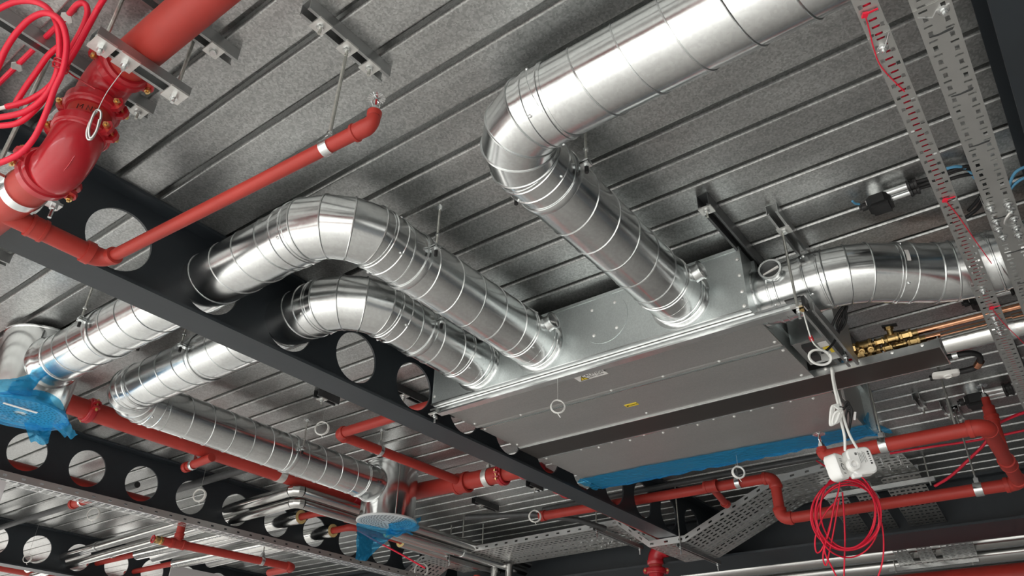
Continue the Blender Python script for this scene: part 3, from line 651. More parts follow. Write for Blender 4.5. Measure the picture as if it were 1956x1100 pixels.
MB().lathe(A[0]-dE*.036, dE, [(0, .0185), (0, .0245), (.006, .0245), (.008, .022)], 28).build('collar', 'red_paint', e)
MB().lathe(top, (0,0,1), [(0, .0165), (.006, .0185), (.016, .0185), (.016, 1e-5)], 24).build('collar', 'red_paint', e)
sprinkler('chrome sprinkler head on the end of the slim red branch below the deck', top + V((0,0,.016)))
cp = EN - dE*.135; t = thing('pipe_clip', 'pale steel ring and rusty rod holding the slim red sprinkler branch', 'clip', cp, 'rings and rods holding the red pipes')
MB().lathe(cp-dE*.0125, dE, [(0, .0185), (0, .0225), (.025, .0225), (.025, .0185)], 32).build('band', 'bright_zinc', t)
MB().box((cp.x-.008, cp.y-.012, cp.z+.018), (cp.x+.012, cp.y+.012, cp.z+.032)).build('saddle', 'bright_zinc', t)
MB().nut((cp.x, cp.y, cp.z+.032), (0,0,1), .010, .008).nut((cp.x, cp.y, cp.z+.044), (0,0,1), .008, .006).build('nut', 'bright_zinc', t)
MB().cyl((cp.x, cp.y, cp.z+.02), (.864, 1.262, DZ-.042), .0050, 8).build('rod', 'rod_zinc', t)

# --- mains beyond the beam
t = thing('fire_main', 'thick red main running behind the diffuser drums, turning towards the beam', 'pipe', (1.7, 4.24, 1.57))
ZM = 1.565
MB().cyl((1.735, 4.245, 1.595), (3.60, 4.245, 1.595), .0525, 36).build('pipe', 'red_paint', t)
MB().cyl((-1.5, 4.245, 1.595), (1.72, 4.245, 1.595), .0525, 36).build('pipe', 'red_paint', t)
grooved(t, (1.725, 4.245, 1.595), (1,0,0), .0525, (0, -1, .2))
pipe_run(t, [(3.60, 4.245, 1.595), (3.765, 4.245, 1.59), (3.765, 2.98, ZM)], .0545, fm='red_gloss')
grooved(t, (3.765, 2.965, ZM), (0,1,0), .056, (1, 0, .3))
pipe_run(t, [(3.765, 2.95, ZM), (3.765, 2.745, ZM), (3.95, 2.62, 1.470), (5.60, 2.60, 1.44), (5.60, 2.88, 1.44), (5.60, 2.88, 1.20)], .050, fm='red_gloss')
MB().cyl((5.60, 2.88, 1.28), (5.60, 2.88, -CZ), .056, 32).build('riser', 'red_gloss', t)
grooved(t, (5.60, 2.88, 1.285), (0,0,1), .062, (.6, -1, 0))
socket(t, (3.765, 3.30, ZM), (0,1,0), .056, .10)
t = thing('sprinkler_branch', 'L-shaped red branch joining the main in front of the middle drum', 'pipe', (2.7, 3.33, ZM))
pipe_run(t, [(2.695, 2.20, 1.575), (2.705, 3.335, 1.575), (3.735, 3.30, 1.570)], .0285)
clip('looped clip holding the L-shaped red branch', (3.03, 3.324, 1.573), (1, -.03, 0), .0285, DZ)
clip('pale clamp ring round the main right of the middle drum', (3.765, 3.085, ZM), (0,1,0), .056, DZ, 'plate_zinc', w=.04)
t = thing('pipe_stub', 'short red stub end with a clip against the second beam', 'pipe', (2.43, 4.3, 1.5))
MB().cyl((2.432, 4.375, 1.50), (2.445, 4.14, 1.52), .026, 24).build('pipe', 'red_paint', t); socket(t, (2.432, 4.372, 1.50), (0,1,0), .026, .03)
clip('small clip on the short red stub by the second beam', (2.436, 4.315, 1.503), (0,1,0), .026, DZ)
# --- right hand loop
ZR = 1.246
t = thing('pipe_loop', 'red pipe loop at the lower right with a double bend beside the white boxes', 'pipe', (3.62, .28, ZR))
pipe_run(t, [(3.627, .935, ZR), (3.622, .28, ZR), (4.545, .285, ZR), (4.56, 1.51, ZR), (4.56, 1.51, 1.50), (4.50, 3.19, 1.50)], .031)
socket(t, (4.18, .283, ZR), (1, 0, 0), .031, .10); socket(t, (4.52, 1.90, 1.50), (0,1,0), .031, .085); socket(t, (4.50, 3.17, 1.50), (0,1,0), .031, .04)
pipe_run(t, [(4.51, 1.90, 1.50), (4.86, 1.955, 1.48)], .0225); socket(t, (4.85, 1.953, 1.48), (1, 0, 0), .0225, .04)
pipe_run(t, [(4.10, .283, ZR), (4.10, .283, 1.50)], .027); socket(t, (4.10, .283, 1.44), (0,0,1), .027, .03); MB().cyl((4.10, .283, 1.50), (4.10, .283, 1.545), .0185, 20).build('nipple', 'red_paint', t)
pipe_run(t, [(3.627, .935, ZR), (3.627, .958, ZR), (3.627, .958, ZR+.045)], .022, bend=1.0)
sprinkler('sprinkler head standing on the thin riser at the right', (4.10, .283, 1.545), s=1.3)
sprinkler('chrome sprinkler head under the film corner beside the white boxes', (3.627, .958, ZR+.045), s=1.3)
clip('ring and long rod on the red loop right of the white boxes', (3.626, .69, ZR), (0,1,0), .031, DZ, w=.034)
clip('ring and rod on the lower red pipe right of the cable coil', (4.548, .47, ZR), (0,1,0), .031, DZ, w=.04)
rod('long rod passing in front of the sprinkler riser to the red loop corner', 3.62, .39, DZ-.001, ZR+.02)
clip('ring on the red pipe beside the dark conduit under the blue film', (4.54, 1.73, 1.50), (0,1,0), .031, DZ, w=.03)
# --- lower left branch with brass valve, under the second beam's tray
t = thing('sprinkler_branch', 'red pipe with a brass valve end below the perforated tray', 'pipe', (2.75, 4.97, 1.2))
pipe_run(t, [(2.735, 4.985, 1.2), (3.735, 4.885, 1.2), (3.76, 5.2, 1.2)], .0265)
MB().cyl((2.835, 4.975, 1.20), (2.835, 4.975, 1.36), .0265, 24).build('tee_riser', 'red_paint', t); socket(t, (2.835, 4.975, 1.2), (1, -.1, 0), .0265, .10); socket(t, (2.835, 4.975, 1.25), (0, 0, 1), .0265, .03)
v = MB().lathe((2.735, 4.985, 1.2), (-1, .1, 0), [(0, .022), (.008, .027), (.018, .027), (.020, .020), (.034, .024), (.05, .024), (.052, .012), (.06, .010)], 20).build('valve', 'brass', t)
MB().ring((2.668, 4.992, 1.2), (-1, .1, 0), .022, .006, 20).build('handwheel', 'red_gloss', v)
clip('clip on the red pipe below the perforated tray', (3.47, 4.911, 1.2), (1, -.1, 0), .0265, 1.30, anchor=False)
# ================================================================ CABLE TRAYS
def cell(mb, o, du, dv, u0, u1, v0, v1, a, b, c, d):
    """rectangle u0..u1 x v0..v1 with a rectangular hole a..b x c..d"""
    q = lambda u, v: o + du*u + dv*v
    mb.add([q(u0,v0), q(u1,v0), q(u1,v1), q(u0,v1), q(a,c), q(b,c), q(b,d), q(a,d)], [(0,1,5,4), (1,2,6,5), (2,3,7,6), (3,0,4,7)])
def perf(mb, o, du, dv, L, cols, pitch):
    """sheet along du; cols: (v0, v1, [hole patterns alternating along u]) with hole = (a,b,c,d) as fractions of the cell, None = solid"""
    o, du, dv = V(o), V(du), V(dv); n = max(1, int(round(L/pitch))); p = L/n
    for v0, v1, pats in cols:
        for i in range(n):
            h = pats[i % len(pats)]; u0, u1 = i*p, (i+1)*p
            if h is None: mb.add([o+du*u0+dv*v0, o+du*u1+dv*v0, o+du*u1+dv*v1, o+du*u0+dv*v1], [(0,1,2,3)])
            else: cell(mb, o, du, dv, u0, u1, v0, v1, u0+p*h[0], u0+p*h[1], v0+(v1-v0)*h[2], v0+(v1-v0)*h[3])
def sheet(name, mb, m, t, th=.0014):
    o = mb.build(name, m, t, smooth=False); md = o.modifiers.new('thickness', 'SOLIDIFY'); md.thickness = th; return o
def quad_perf(mb, p00, p10, p11, p01, nu, nv, hu=(.12, .88), hv=(.28, .72), stag=True):
    """perforated quad (bilinear): u along p00->p10"""
    p00, p10, p11, p01 = map(V, (p00, p10, p11, p01))
    B = lambda u, v: (p00*(1-u)+p10*u)*(1-v) + (p01*(1-u)+p11*u)*v
    for i in range(nu):
        for j in range(nv):
            u0, u1, v0, v1 = i/nu, (i+1)/nu, j/nv, (j+1)/nv
            if stag and (i + j) % 2: a, b, c, d = hv[0], hv[1], .28, .72
            else: a, b, c, d = hu[0], hu[1], hv[0], hv[1]
            w = lambda s: u0+(u1-u0)*s
            y = lambda s: v0+(v1-v0)*s
            mb.add([B(u0,v0), B(u1,v0), B(u1,v1), B(u0,v1), B(w(a),y(c)), B(w(b),y(c)), B(w(b),y(d)), B(w(a),y(d))], [(0,1,5,4), (1,2,6,5), (2,3,7,6), (3,0,4,7)])
def tray_bolt(t, p, s=1.0):
    p = V(p)
    return MB().lathe(p, (0,0,-1), [(0, .0125*s), (.0015, .0125*s), (.003, .009*s), (.003, .0075*s), (.009*s, .0075*s), (.0095*s, .0042*s), (.016*s, .0042*s), (.016*s, 1e-5)], 10).build('bolt', 'bright_zinc', t)
ZT = 1.330
# narrow slotted tray carrying the red cable
t = thing('cable_tray', 'narrow slotted cable tray with red cable showing through its slots', 'cable tray', (1.8, .08, ZT))
SL = (.18, .82, .18, .82); TH = (.32, .62, .03, .97); SQ = (.18, .76, .06, .94)
def narrow(xa, xb, ya, yb, w, z):
    d = V((xb-xa, yb-ya, 0)); L = d.length; d.normalize(); n = V((-d.y, d.x, 0)); o = V((xa, ya, z)) - n*w/2
    mb = MB(); perf(mb, o, d, n, L, [(0, w*.10, [None]), (w*.10, w*.30, [SQ, None]), (w*.30, w*.70, [TH]), (w*.70, w*.90, [None, SQ]), (w*.90, w, [None])], .0225)
    for v in (0, w): perf(mb, o + n*v, d, V((0,0,1)), L, [(0, .006, [None]), (.006, .014, [(.1, .6, 0.1, .9), None]), (.014, .022, [None])], .04)
    return sheet('tray_channel', mb, 'tray_zinc', t)
narrow(-2.7, 1.345, .031, .070, .043, ZT); narrow(1.335, 2.56, .0695, .083, .0445, ZT-.002); narrow(2.55, 5.55, .088, .132, .056, ZT)
for x, y in ((1.375, .078), (2.585, .094), (2.80, .098), (2.845, .098), (2.885, .098), (2.93, .099)): tray_bolt(t, (x, y-.004, ZT-.003))
MB().tube(spline([(1.34, .052, ZT-.0035), (1.36, .062, ZT-.005), (1.375, .072, ZT-.005), (1.385, .092, ZT-.0035)], 5), .0016, 5).build('joint_edge', 'tray_bright', t)
cb_ = MB().tube([(-2.7, .031, ZT+.010), (.55, .061, ZT+.010), (1.5, .072, ZT+.010), (3.0, .095, ZT+.010), (5.5, .132, ZT+.010)], .0085, 8)
one('fire_cable', cb_, 'red_cable', 'red cable lying inside the narrow slotted tray', 'cable', (1.8, .075, ZT+.002))
# wider slotted tray beside it
t = thing('cable_tray', 'wider slotted cable tray beside the right beam, with bolted joints', 'cable tray', (1.8, -.035, ZT))
def wide(xa, xb, ya, yb, w, z):
    d = V((xb-xa, yb-ya, 0)); L = d.length; d.normalize(); n = V((-d.y, d.x, 0)); o = V((xa, ya, z)) - n*w/2
    mb = MB(); A = (.17, .83, .25, .75); T2 = (.36, .64, .04, .96)
    perf(mb, o, d, n, L, [(0, w*.10, [None]), (w*.10, w*.36, [A, T2]), (w*.36, w*.64, [None]), (w*.64, w*.90, [T2, A]), (w*.90, w, [None])], .0235)
    for v in (0, w): perf(mb, o + n*v, d, V((0,0,1)), L, [(0, .008, [None]), (.008, .018, [(.1, .6, 0.1, .9), None]), (.018, .028, [None])], .04)
    s = sheet('tray_channel', mb, 'tray_zinc', t)
    for i in range(int(L/.21)):
        c = o + d*(.09 + .21*i) + n*w*.5
        MB().prism([(-.0030, -.36*w), (.0035, -.30*w), (.0040, .10*w), (.0005, .32*w), (-.0030, .34*w), (-.001, .05*w), (-.0035, -.2*w)], c + V((0,0,-.0022)), d, n, V((0,0,.001))).build('pressed_rib', 'strut_dark', t)
wide(-2.7, 1.325, -.044, -.036, .068, ZT); wide(1.315, 2.11, -.0365, -.033, .069, ZT-.002); wide(2.10, 5.55, -.032, -.013, .073, ZT)
for x, y in ((1.345, -.052), (2.125, -.008), (2.165, -.052), (2.135, -.050), (2.20, -.010), (2.215, -.052), (2.245, -.008), (2.265, -.050), (2.295, -.012), (2.31, -.050)): tray_bolt(t, (x, y, ZT-.003))
MB().tube(spline([(2.165, -.048, ZT-.012), (2.18, -.035, ZT-.016), (2.205, -.028, ZT-.016), (2.225, -.036, ZT-.014), (2.235, -.05, ZT-.012)], 6), .0035, 6).build('earth_strap', 'plate_zinc', t)
MB().tube([(1.335, -.006, ZT-.004), (1.352, -.030, ZT-.004), (1.338, -.040, ZT-.004), (1.335, -.066, ZT-.004)], .0016, 5).build('joint_edge', 'tray_bright', t)
# long narrow tray under the second beam
t = thing('cable_tray', 'long bright perforated tray running under the second beam', 'cable tray', (3, 4.8, 1.28))
mb = MB(); A0, A1 = V((-1.0, 4.870, 1.285)), V((5.4, 4.660, 1.285)); d = (A1-A0).normalized(); n = V((-d.y, d.x, 0)); L = (A1-A0).length
perf(mb, A0, d, n, L, [(0, .010, [None]), (.010, .040, [(.08, .84, .12, .9), (.16, .92, .12, .9)]), (.040, .070, [(.16, .92, .12, .9), (.08, .84, .12, .9)]), (.070, .100, [(.08, .84, .12, .9), (.16, .92, .12, .9)]), (.100, .110, [None])], .05)
sheet('tray_floor', mb, 'tray_bright', t)
mb = MB(); perf(mb, A0, d, V((0,0,1)), L, [(0, .012, [None]), (.012, .026, [(.15, .55, .1, .9), None]), (.026, .040, [None])], .05)
sheet('tray_side', mb, 'tray_zinc', t)
# tray dipping under the first beam
def seg3(t, P, nu, nv, fl=True):
    P = [V(p) for p in P]; mb = MB(); quad_perf(mb, *P, nu, nv); sheet('tray_floor', mb, 'tray_zinc', t)
    if fl:
        for a, b in ((P[0], P[1]), (P[3], P[2])):
            mb = MB(); dd = (b-a); perf(mb, a, dd.normalized(), V((0,0,1)), dd.length, [(0, .012, [None]), (.012, .028, [(.15, .7, .1, .9), None]), (.028, .042, [None])], .05); sheet('tray_side', mb, 'tray_bright', t)
def dip_tray(label, xa, xb, nv, dz=0.0, y0=4.75):
    t = thing('cable_tray', label, 'cable tray', (xa, 2.45, 1.297))
    Q = [(y0, 1.452+dz), (2.82, 1.483+dz), (2.58, 1.297+dz), (2.31, 1.300+dz), (1.64, 1.585+dz), (1.10, 1.632+dz)]
    for (ya, za), (yb, zb) in zip(Q, Q[1:]):
        L = math.hypot(ya-yb, za-zb); seg3(t, [(xa, ya, za), (xa, yb, zb), (xb, yb, zb), (xb, ya, za)], max(4, int(L/.045)), nv)
    return t
t = dip_tray('wide perforated tray dipping under the beam below the blue film', 4.94, 5.29, 7)
seg3(t, [(4.94, 4.75, 1.452), (4.94, 5.15, 1.25), (5.29, 5.15, 1.25), (5.29, 4.75, 1.452)], 10, 7)
t2 = dip_tray('narrow perforated tray dipping beside the wide one', 5.31, 5.50, 4, .003)
for i in range(10): tray_bolt(t2, (5.33 + .03*(i % 4), 2.90 + .05*i, 1.482), .8)
for i in range(5): tray_bolt(t, (5.20, 3.0 + .1*i, 1.480), .8)
for lab, xa, xb, y, z, rx in (('dark bearer under the dipping tray near the silver uprights', 4.90, 5.58, 4.41, 1.446, 4.92), ('dark bearer under the dipping tray just before the beam', 4.83, 5.52, 2.95, 1.470, 4.86), ('dark bearer under the lowest part of the dipping tray, by the red riser', 4.90, 5.55, 2.34, 1.292, 4.93)):
    t = thing('tray_bearer', lab, 'bearer', ((xa+xb)/2, y, z-.04), 'channels carrying the dipping tray')
    channel(MB(), (xa, y, z-.003), (xb, y, z-.003), (0,0,-1), .03, .028).build('channel', 'strut_zinc', t)
    MB().cyl((rx, y, z-.05), (rx, y, DZ), .0048, 8).build('rod', 'rod_zinc', t)
    for x in (rx, xb-.03): MB().nut((x, y, z-.042), (0,0,1), .010, .012).cyl((x, y, z-.075), (x, y, z-.03), .0048, 8).build('nut', 'bright_zinc', t)
# junction tray at the right, its branches passing the main beam
t = thing('cable_tray', 'broad perforated junction tray behind the white boxes with branches to the main beam', 'cable tray', (5.1, 1.0, 1.60))
seg3(t, [(4.60, 1.02, 1.640), (4.62, .86, 1.640), (5.30, .84, 1.620), (5.30, 1.10, 1.620)], 5, 14)
for ya, yb, n in ((.84, 1.07, 7), (1.14, 1.27, 4), (1.33, 1.46, 4)):
    seg3(t, [(5.28, ya, 1.600), (5.28, yb, 1.600), (5.85, yb+.0, 1.425), (5.85, ya, 1.425)], n, 16, False)
for i in range(12): tray_bolt(t, (4.98 + .07*(i % 4), .88 + .09*(i//4) + .01*(i % 3), 1.628), .9)
t = thing('tray_bearer', 'bright bearer under the branch trays behind the cable coil', 'bearer', (5.3, 1.1, 1.50), 'channels carrying the dipping tray')
channel(MB(), (5.27, .76, 1.560), (5.29, 1.44, 1.560), (0,0,-1), .035, .03).build('channel', 'bright_zinc', t)
MB().cyl((5.27, .79, 1.51), (5.27, .79, DZ), .0048, 8).build('rod', 'rod_zinc', t)
# the three branches beyond the main beam, on a bearer
for k, (ya, yb, n) in enumerate(((.76, .96, 5), (1.04, 1.12, 3), (1.20, 1.285, 3))):
    t = thing('cable_tray', ['widest grey perforated tray strip beyond the main beam', 'middle narrow perforated tray strip beyond the main beam', 'left narrow perforated tray strip beyond the main beam'][k], 'cable tray', (6.3, ya, 1.40))
    seg3(t, [(6.10, ya, 1.40), (6.10, yb, 1.40), (7.00, yb+.14, 1.40), (7.00, ya+.10, 1.40)], n, 18, False)
t = thing('tray_bearer', 'pale bearer under the tray strips beyond the main beam', 'bearer', (6.95, 1.2, 1.36), 'channels carrying the dipping tray')
channel(MB(), (6.92, .85, 1.395), (6.95, 1.50, 1.395), (0,0,-1), .035, .03).build('channel', 'bright_zinc', t)
for y in (.9, 1.45): MB().cyl((6.93, y, 1.35), (6.93, y, DZ), .0048, 8).build('rod', 'rod_zinc', t)
# ================================================================ INSULATED PIPES, COPPER, VALVES
def clad_run(label, pts, r, rings=(), m='cladding', name='insulated_pipe', n=32, bend=1.4):
    t = thing(name, label, 'pipe', pts[0]); pts = [V(p) for p in pts]; cur = pts[0]
    for i in range(1, len(pts)-1):
        di, do = (pts[i]-pts[i-1]).normalized(), (pts[i+1]-pts[i]).normalized(); A, tl = arc(pts[i], di, do, r*bend, 3)
        MB().cyl(cur, A[0], r, n).build('jacket', m, t); MB().tube([A[0]]+A[1:-1]+[A[-1]], r*1.01, n).build('mitred_bend', m, t, 20); cur = A[-1]
    MB().cyl(cur, pts[-1], r, n).build('jacket', m, t)
    for q, d in rings: MB().lathe(V(q)-V(d)*.012, d, [(0, r), (0, r+.004), (.024, r+.004), (.024, r)], n).build('ring_clip', 'bright_zinc', t)
    return t
clad_run('upper of two bright clad pipes bending at the beam hole', [(3.33, 8.4, 1.50), (3.25, 7.56, 1.50), (3.11, 4.17, 1.50), (5.7, 4.17, 1.50)], .036, [((3.22, 6.9, 1.5), (0,1,0)), ((5.05, 4.17, 1.5), (1,0,0))])
clad_run('lower of two bright clad pipes bending at the beam hole', [(3.39, 8.4, 1.44), (3.32, 7.56, 1.44), (3.165, 4.215, 1.44), (5.7, 4.215, 1.44)], .034, [((3.29, 6.75, 1.44), (0,1,0)), ((4.85, 4.215, 1.44), (1,0,0))])
def wool_stub(label, x, z, yend, yb, xe, r=.052):
    t = thing('insulated_pipe', label, 'pipe', (x, yend, z))
    MB().lathe((x, yend+.001, z), (0,1,0), [(0, r), (6.85-yend, r)], 28).build('jacket', 'foil', t)
    MB().lathe((x, yend, z), (0,1,0), [(.002, r-.002), (0, r-.004), (0, .028), (.03, .026)], 28).build('wool_end', 'wool', t)
    pipe_run(t, [(x, 7.7, z), (x, yend, z), (x, yb, z), (xe+.02, yb, z)], .0245, bend=2.6, fit=False, fat=1.08)
    for xx in (x+.22,): socket(t, (xx, yb, z), (1,0,0), .0245, .02)
    MB().lathe((xe, yb, z), (1,0,0), [(.002, r-.002), (0, r-.004), (0, .028), (.03, .026)], 28).build('wool_end', 'wool', t)
    MB().cyl((xe+.001, yb, z), (5.7, yb, z), r, 28).build('jacket', 'cladding', t)
    return t
wool_stub('foil-wrapped pipe with a yellow wool end in the beam hole left of its twin', 3.565, 1.500, 4.665, 4.42, 4.20)
wool_stub('foil-wrapped pipe with a yellow wool end in the beam hole nearest the middle drum', 3.935, 1.490, 4.735, 4.52, 4.45)
for lab, q in (('clad-pipe ring by the middle drum, on the uppermost pipe', (5.05, 4.17, 1.50)), ('clad-pipe ring by the middle drum, on the second pipe', (4.85, 4.215, 1.44))):
    rod(lab.replace('ring', 'hanger rod'), q[0], q[1], DZ-.001, q[2]+.03, group='rods over the clad pipes')
clad_run('dark capped conduit crossing the beam hole above the clad pipes', [(2.84, 5.6, 1.60), (2.835, 4.30, 1.60)], .026, (), 'strut_dark', 'conduit_pipe')
clad_run('fat bright clad pipe beyond the second beam, left of its twin', [(3.60, 5.15, 1.50), (3.70, 6.8, 1.50)], .056)
clad_run('fat bright clad pipe beyond the second beam, right of its twin', [(3.98, 5.15, 1.49), (4.06, 6.5, 1.49)], .056)
t = thing('fire_main', 'red main glimpsed low through the holes of the second beam', 'pipe', (2, 7.0, 1.42)); pipe_run(t, [(-2, 5.34, 1.50), (2.78, 5.34, 1.50)], .050)
t = thing('fire_main', 'red main glimpsed through the holes of the farthest beam', 'pipe', (2, 9.0, 1.6)); pipe_run(t, [(-2, 9.2, 1.62), (5.6, 9.2, 1.62)], .05)
t = thing('pipe_stub', 'short red pipe stub with a clip beyond the second beam', 'pipe', (2.6, 6.3, 1.56)); MB().cyl((2.545, 6.02, 1.56), (2.56, 5.6, 1.57), .030, 24).build('pipe', 'red_paint', t); socket(t, (2.545, 6.015, 1.56), (0,1,0), .030, .03)
clip('clip on the short red stub beyond the second beam', (2.55, 5.9, 1.562), (0,1,0), .030, DZ)
# copper pair and foil pipe at the right end of the unit
XQ = (3.078, 3.150); ZQ = 1.478
for k, x in enumerate(XQ):
    t = thing('copper_pipe', ['bright copper pipe at the unit valves, upper of the pair', 'bright copper pipe at the unit valves, lower of the pair'][k], 'pipe', (x, .2, ZQ))
    MB().cyl((x, -1.5, ZQ), (x, .385 - .012*k, ZQ), .0115, 18).build('pipe', 'copper', t); socket(t, (x, .375-.012*k, ZQ), (0,1,0), .0115, .025, 'bronze')
clad_run('silver foil insulated pipe beyond the drip tray end', [(3.125, -1.5, 1.425), (3.125, .292, 1.425)], .043, ((( 3.125, .06, 1.425), (0,1,0)),), 'foil')
def valve_set(label, x, y0, k):
    t = thing('valve_set', label, 'valve', (x, y0, ZQ)); z = ZQ; u = V((0,1,0))
    def body(y, L, r, hexa=False, m='brass'):
        MB().lathe((x, y, z), u, [(0, r*.7), (0, r), (L*.18, r*1.12), (L*.22, r*.86), (L*.78, r*.86), (L*.82, r*1.12), (L, r), (L, r*.7)], 6 if hexa else 18).build('valve_body', m, t)
    y = y0
    body(y, .045, .018, True); body(y+.05, .050, .021); body(y+.105, .035, .016, True)
    MB().cyl((x, y-.01, z), (x, y+.30, z), .010, 14).build('tail_pipe', 'bronze', t)
    MB().cyl((x, y+.075, z), (x-.012, y+.075, z+.045), .012, 14).nut((x-.010, y+.075, z+.035), (-.25, 0, 1), .017, .012).build('valve_stem', 'brass', t)
    lev = MB().obox((x-.014, y+.070, z+.050), V((0, .028, .003)), V((.008, 0, 0)), V((0, 0, .004))).build('lever', 'black_plastic', t)
    body(y+.150, .060, .022, False, 'bronze')
    for j, dy in enumerate((.160, .195)):
        MB().cyl((x-.006, y+dy, z-.010), (x-.030, y+dy-.004, z-.034), .009, 12).lathe((x-.030, y+dy-.004, z-.034), (-.7, -.1, -.7), [(0, .012), (.010, .012), (.011, .007), (.02, .006), (.02, 1e-5)], 12).build('test_point', 'brass', t)
    body(y+.215, .040, .018, True)
    MB().cyl((x, y+.245, z), (x-.03, y+.245, z+.03), .014, 14).nut((x-.022, y+.245, z+.022), (-1, 0, 1), .018, .014).build('valve_stem', 'brass', t)
    MB().cyl((x-.002, y+.290, z+.010), (x-.002, y+.290, z+.05), .024, 18).build('actuator', 'black_plastic' if k == 0 else 'bronze', t)
    for j, c in enumerate(('red_gloss', 'blue_cable')): MB().cyl((x-.02, y+.265+.03*j, z-.012), (x-.034, y+.265+.03*j, z-.03), .009, 10).build('coloured_cap', c, t)
valve_set('brass valve cluster on the upper copper pipe in the drip tray', XQ[0], .385, 0)
valve_set('brass valve cluster on the lower copper pipe in the drip tray', XQ[1], .372, 1)
# drain fitting and clip at the tray end
t = thing('drain_hose', 'black and copper drain elbow at the drip tray end', 'hose', (3.24, .23, 1.40))
MB().tube(spline([(3.20, .30, 1.400), (3.20, .265, 1.400), (3.215, .225, 1.402), (3.25, .20, 1.400), (3.30, .205, 1.395), (3.345, .235, 1.392), (3.345, .30, 1.390), (3.345, .40, 1.390)], 6), .0115, 12).build('hose', 'black_rubber', t)
MB().cyl((3.30, .203, 1.396), (3.335, .222, 1.393), .015, 14).build('copper_sleeve', 'copper', t); MB().lathe((3.20, .285, 1.40), (0,-1,0), [(0, .012), (0, .016), (.02, .016), (.02, .012)], 16).build('clamp', 'bright_zinc', t)
for k, y in enumerate((.19, .235)): pass
# vertical silver pipes below the middle
for k, (x, y) in enumerate(((5.42, 4.33), (5.42, 4.17))):
    t = thing('upright_pipe', ['left of two bright upright clad pipes below the dipping tray', 'right of two bright upright clad pipes below the dipping tray'][k], 'pipe', (x, y, -CZ))
    MB().cyl((x, y, -CZ), (x, y, 1.445), .034, 24).build('jacket', 'cladding', t); MB().lathe((x, y, 1.30), (0,0,1), [(0, .034), (.002, .036), (.03, .036), (.032, .034)], 24).build('joint_band', 'bright_zinc', t)
for k, (x, y, r) in enumerate(((5.45, 4.80, .05), (5.45, 4.55, .03))):
    t = thing('riser_pipe', ['thicker dark red riser at the bottom beside the silver uprights', 'thinner dark red riser at the bottom beside the silver uprights'][k], 'pipe', (x, y, -CZ)); MB().cyl((x, y, -CZ), (x, y, 1.40), r, 24).build('pipe', 'red_paint', t); socket(t, (x, y, 1.36), (0,0,1), r, .05)
# far silver ducts and red main beyond the primary beam
for k, (x, z, r) in enumerate(((6.55, 1.52, .07), (6.85, 1.50, .07), (7.15, 1.46, .07), (7.6, 1.45, .09))):
    clad_run('bright far clad duct beyond the main beam, ' + ('nearest to the beam', 'second from the beam', 'third from the beam', 'the thickest, farthest from the beam')[k], [(x, -3, z), (x, 12, z)], r)
t = thing('fire_main', 'wide red main along the bottom right edge', 'pipe', (6.6, 0, 1.2)); MB().cyl((6.5, -3, 1.165), (6.5, 1.55, 1.165), .085, 36).build('pipe', 'red_paint', t)
pipe_run(t, [(6.5, .15, 1.18), (6.5, .15, 1.50)], .035); socket(t, (6.5, .15, 1.28), (0,0,1), .035, .04)
MB().lathe((6.5, -.26, 1.165), (0,1,0), [(0, .085), (0, .092), (.06, .092), (.06, .085)], 36).build('clamp', 'bright_zinc', t)
for x in (6.40, 6.60): MB().cyl((x, -.23, 1.165), (x, -.23, DZ), .006, 8).build('rod', 'rod_zinc', t)
t = thing('pipe_tail', 'red branch tee at the foot of the short riser, bottom centre', 'pipe', (5.6, 2.6, 1.13)); pipe_run(t, [(5.60, 2.88, 1.13), (5.60, 2.45, 1.13), (6.4, 2.1, 1.13)], .03)
clip('pale strap round the red main below the far duct', (3.02, 4.245, 1.595), (1, 0, 0), .0525, DZ, 'plate_zinc', w=.05)
strut_on_deck('channel end on the deck at the left edge below the first beam', .40, .815, 3.20, plates=(), m='strut_zinc')
# ================================================================ CABLES AND SMALL THINGS (paths in metres)
COIL_A = [(0.2105,1.8494,1.5668),(0.2225,1.8177,1.5831),(0.2379,1.7836,1.5972),(0.2621,1.7494,1.6003),(0.2869,1.7269,1.5909),(0.3097,1.7173,1.5713),(0.3322,1.7172,1.5425),(0.3543,1.728,1.5036),(0.3724,1.744,1.4645),(0.3813,1.7631,1.4341),(0.3846,1.7975,1.3957),(0.3713,1.8459,1.3646),(0.3395,1.9004,1.3511),(0.3168,1.9326,1.348)]
COIL_B = [(0.2859,1.8683,1.3943),(0.2755,1.8294,1.4465),(0.2704,1.8068,1.4754),(0.2694,1.7745,1.5088),(0.2753,1.7376,1.5381),(0.2894,1.7065,1.5508),(0.3099,1.6862,1.5448),(0.3302,1.6785,1.5265),(0.3523,1.683,1.4937),(0.3685,1.6976,1.4585),(0.3796,1.7166,1.4254),(0.3853,1.7427,1.3921),(0.3978,1.7768,1.3422),(0.4066,1.8178,1.29),(0.402,1.8588,1.2553),(0.3824,1.9049,1.2345),(0.364,1.9393,1.2238)]
COIL_C = [(0.3584,1.5088,1.6592),(0.3751,1.6304,1.6312),(0.383,1.6784,1.6305),(0.3879,1.7234,1.5414),(0.3887,1.7573,1.4876),(0.3874,1.8053,1.4415),(0.374,1.8496,1.4145),(0.3588,1.8812,1.4025),(0.343,1.9091,1.395)]
COIL_D = [(0.3555,1.7943,1.68),(0.3507,1.7372,1.6704),(0.3632,1.7208,1.6708),(0.3771,1.7239,1.6499),(0.3839,1.7383,1.6078),(0.3868,1.7647,1.5588),(0.3866,1.7716,1.495),(0.3866,1.7888,1.4399),(0.3874,1.8171,1.3915),(0.3776,1.8714,1.3502),(0.3503,1.9166,1.3401),(0.3253,1.9474,1.3416)]
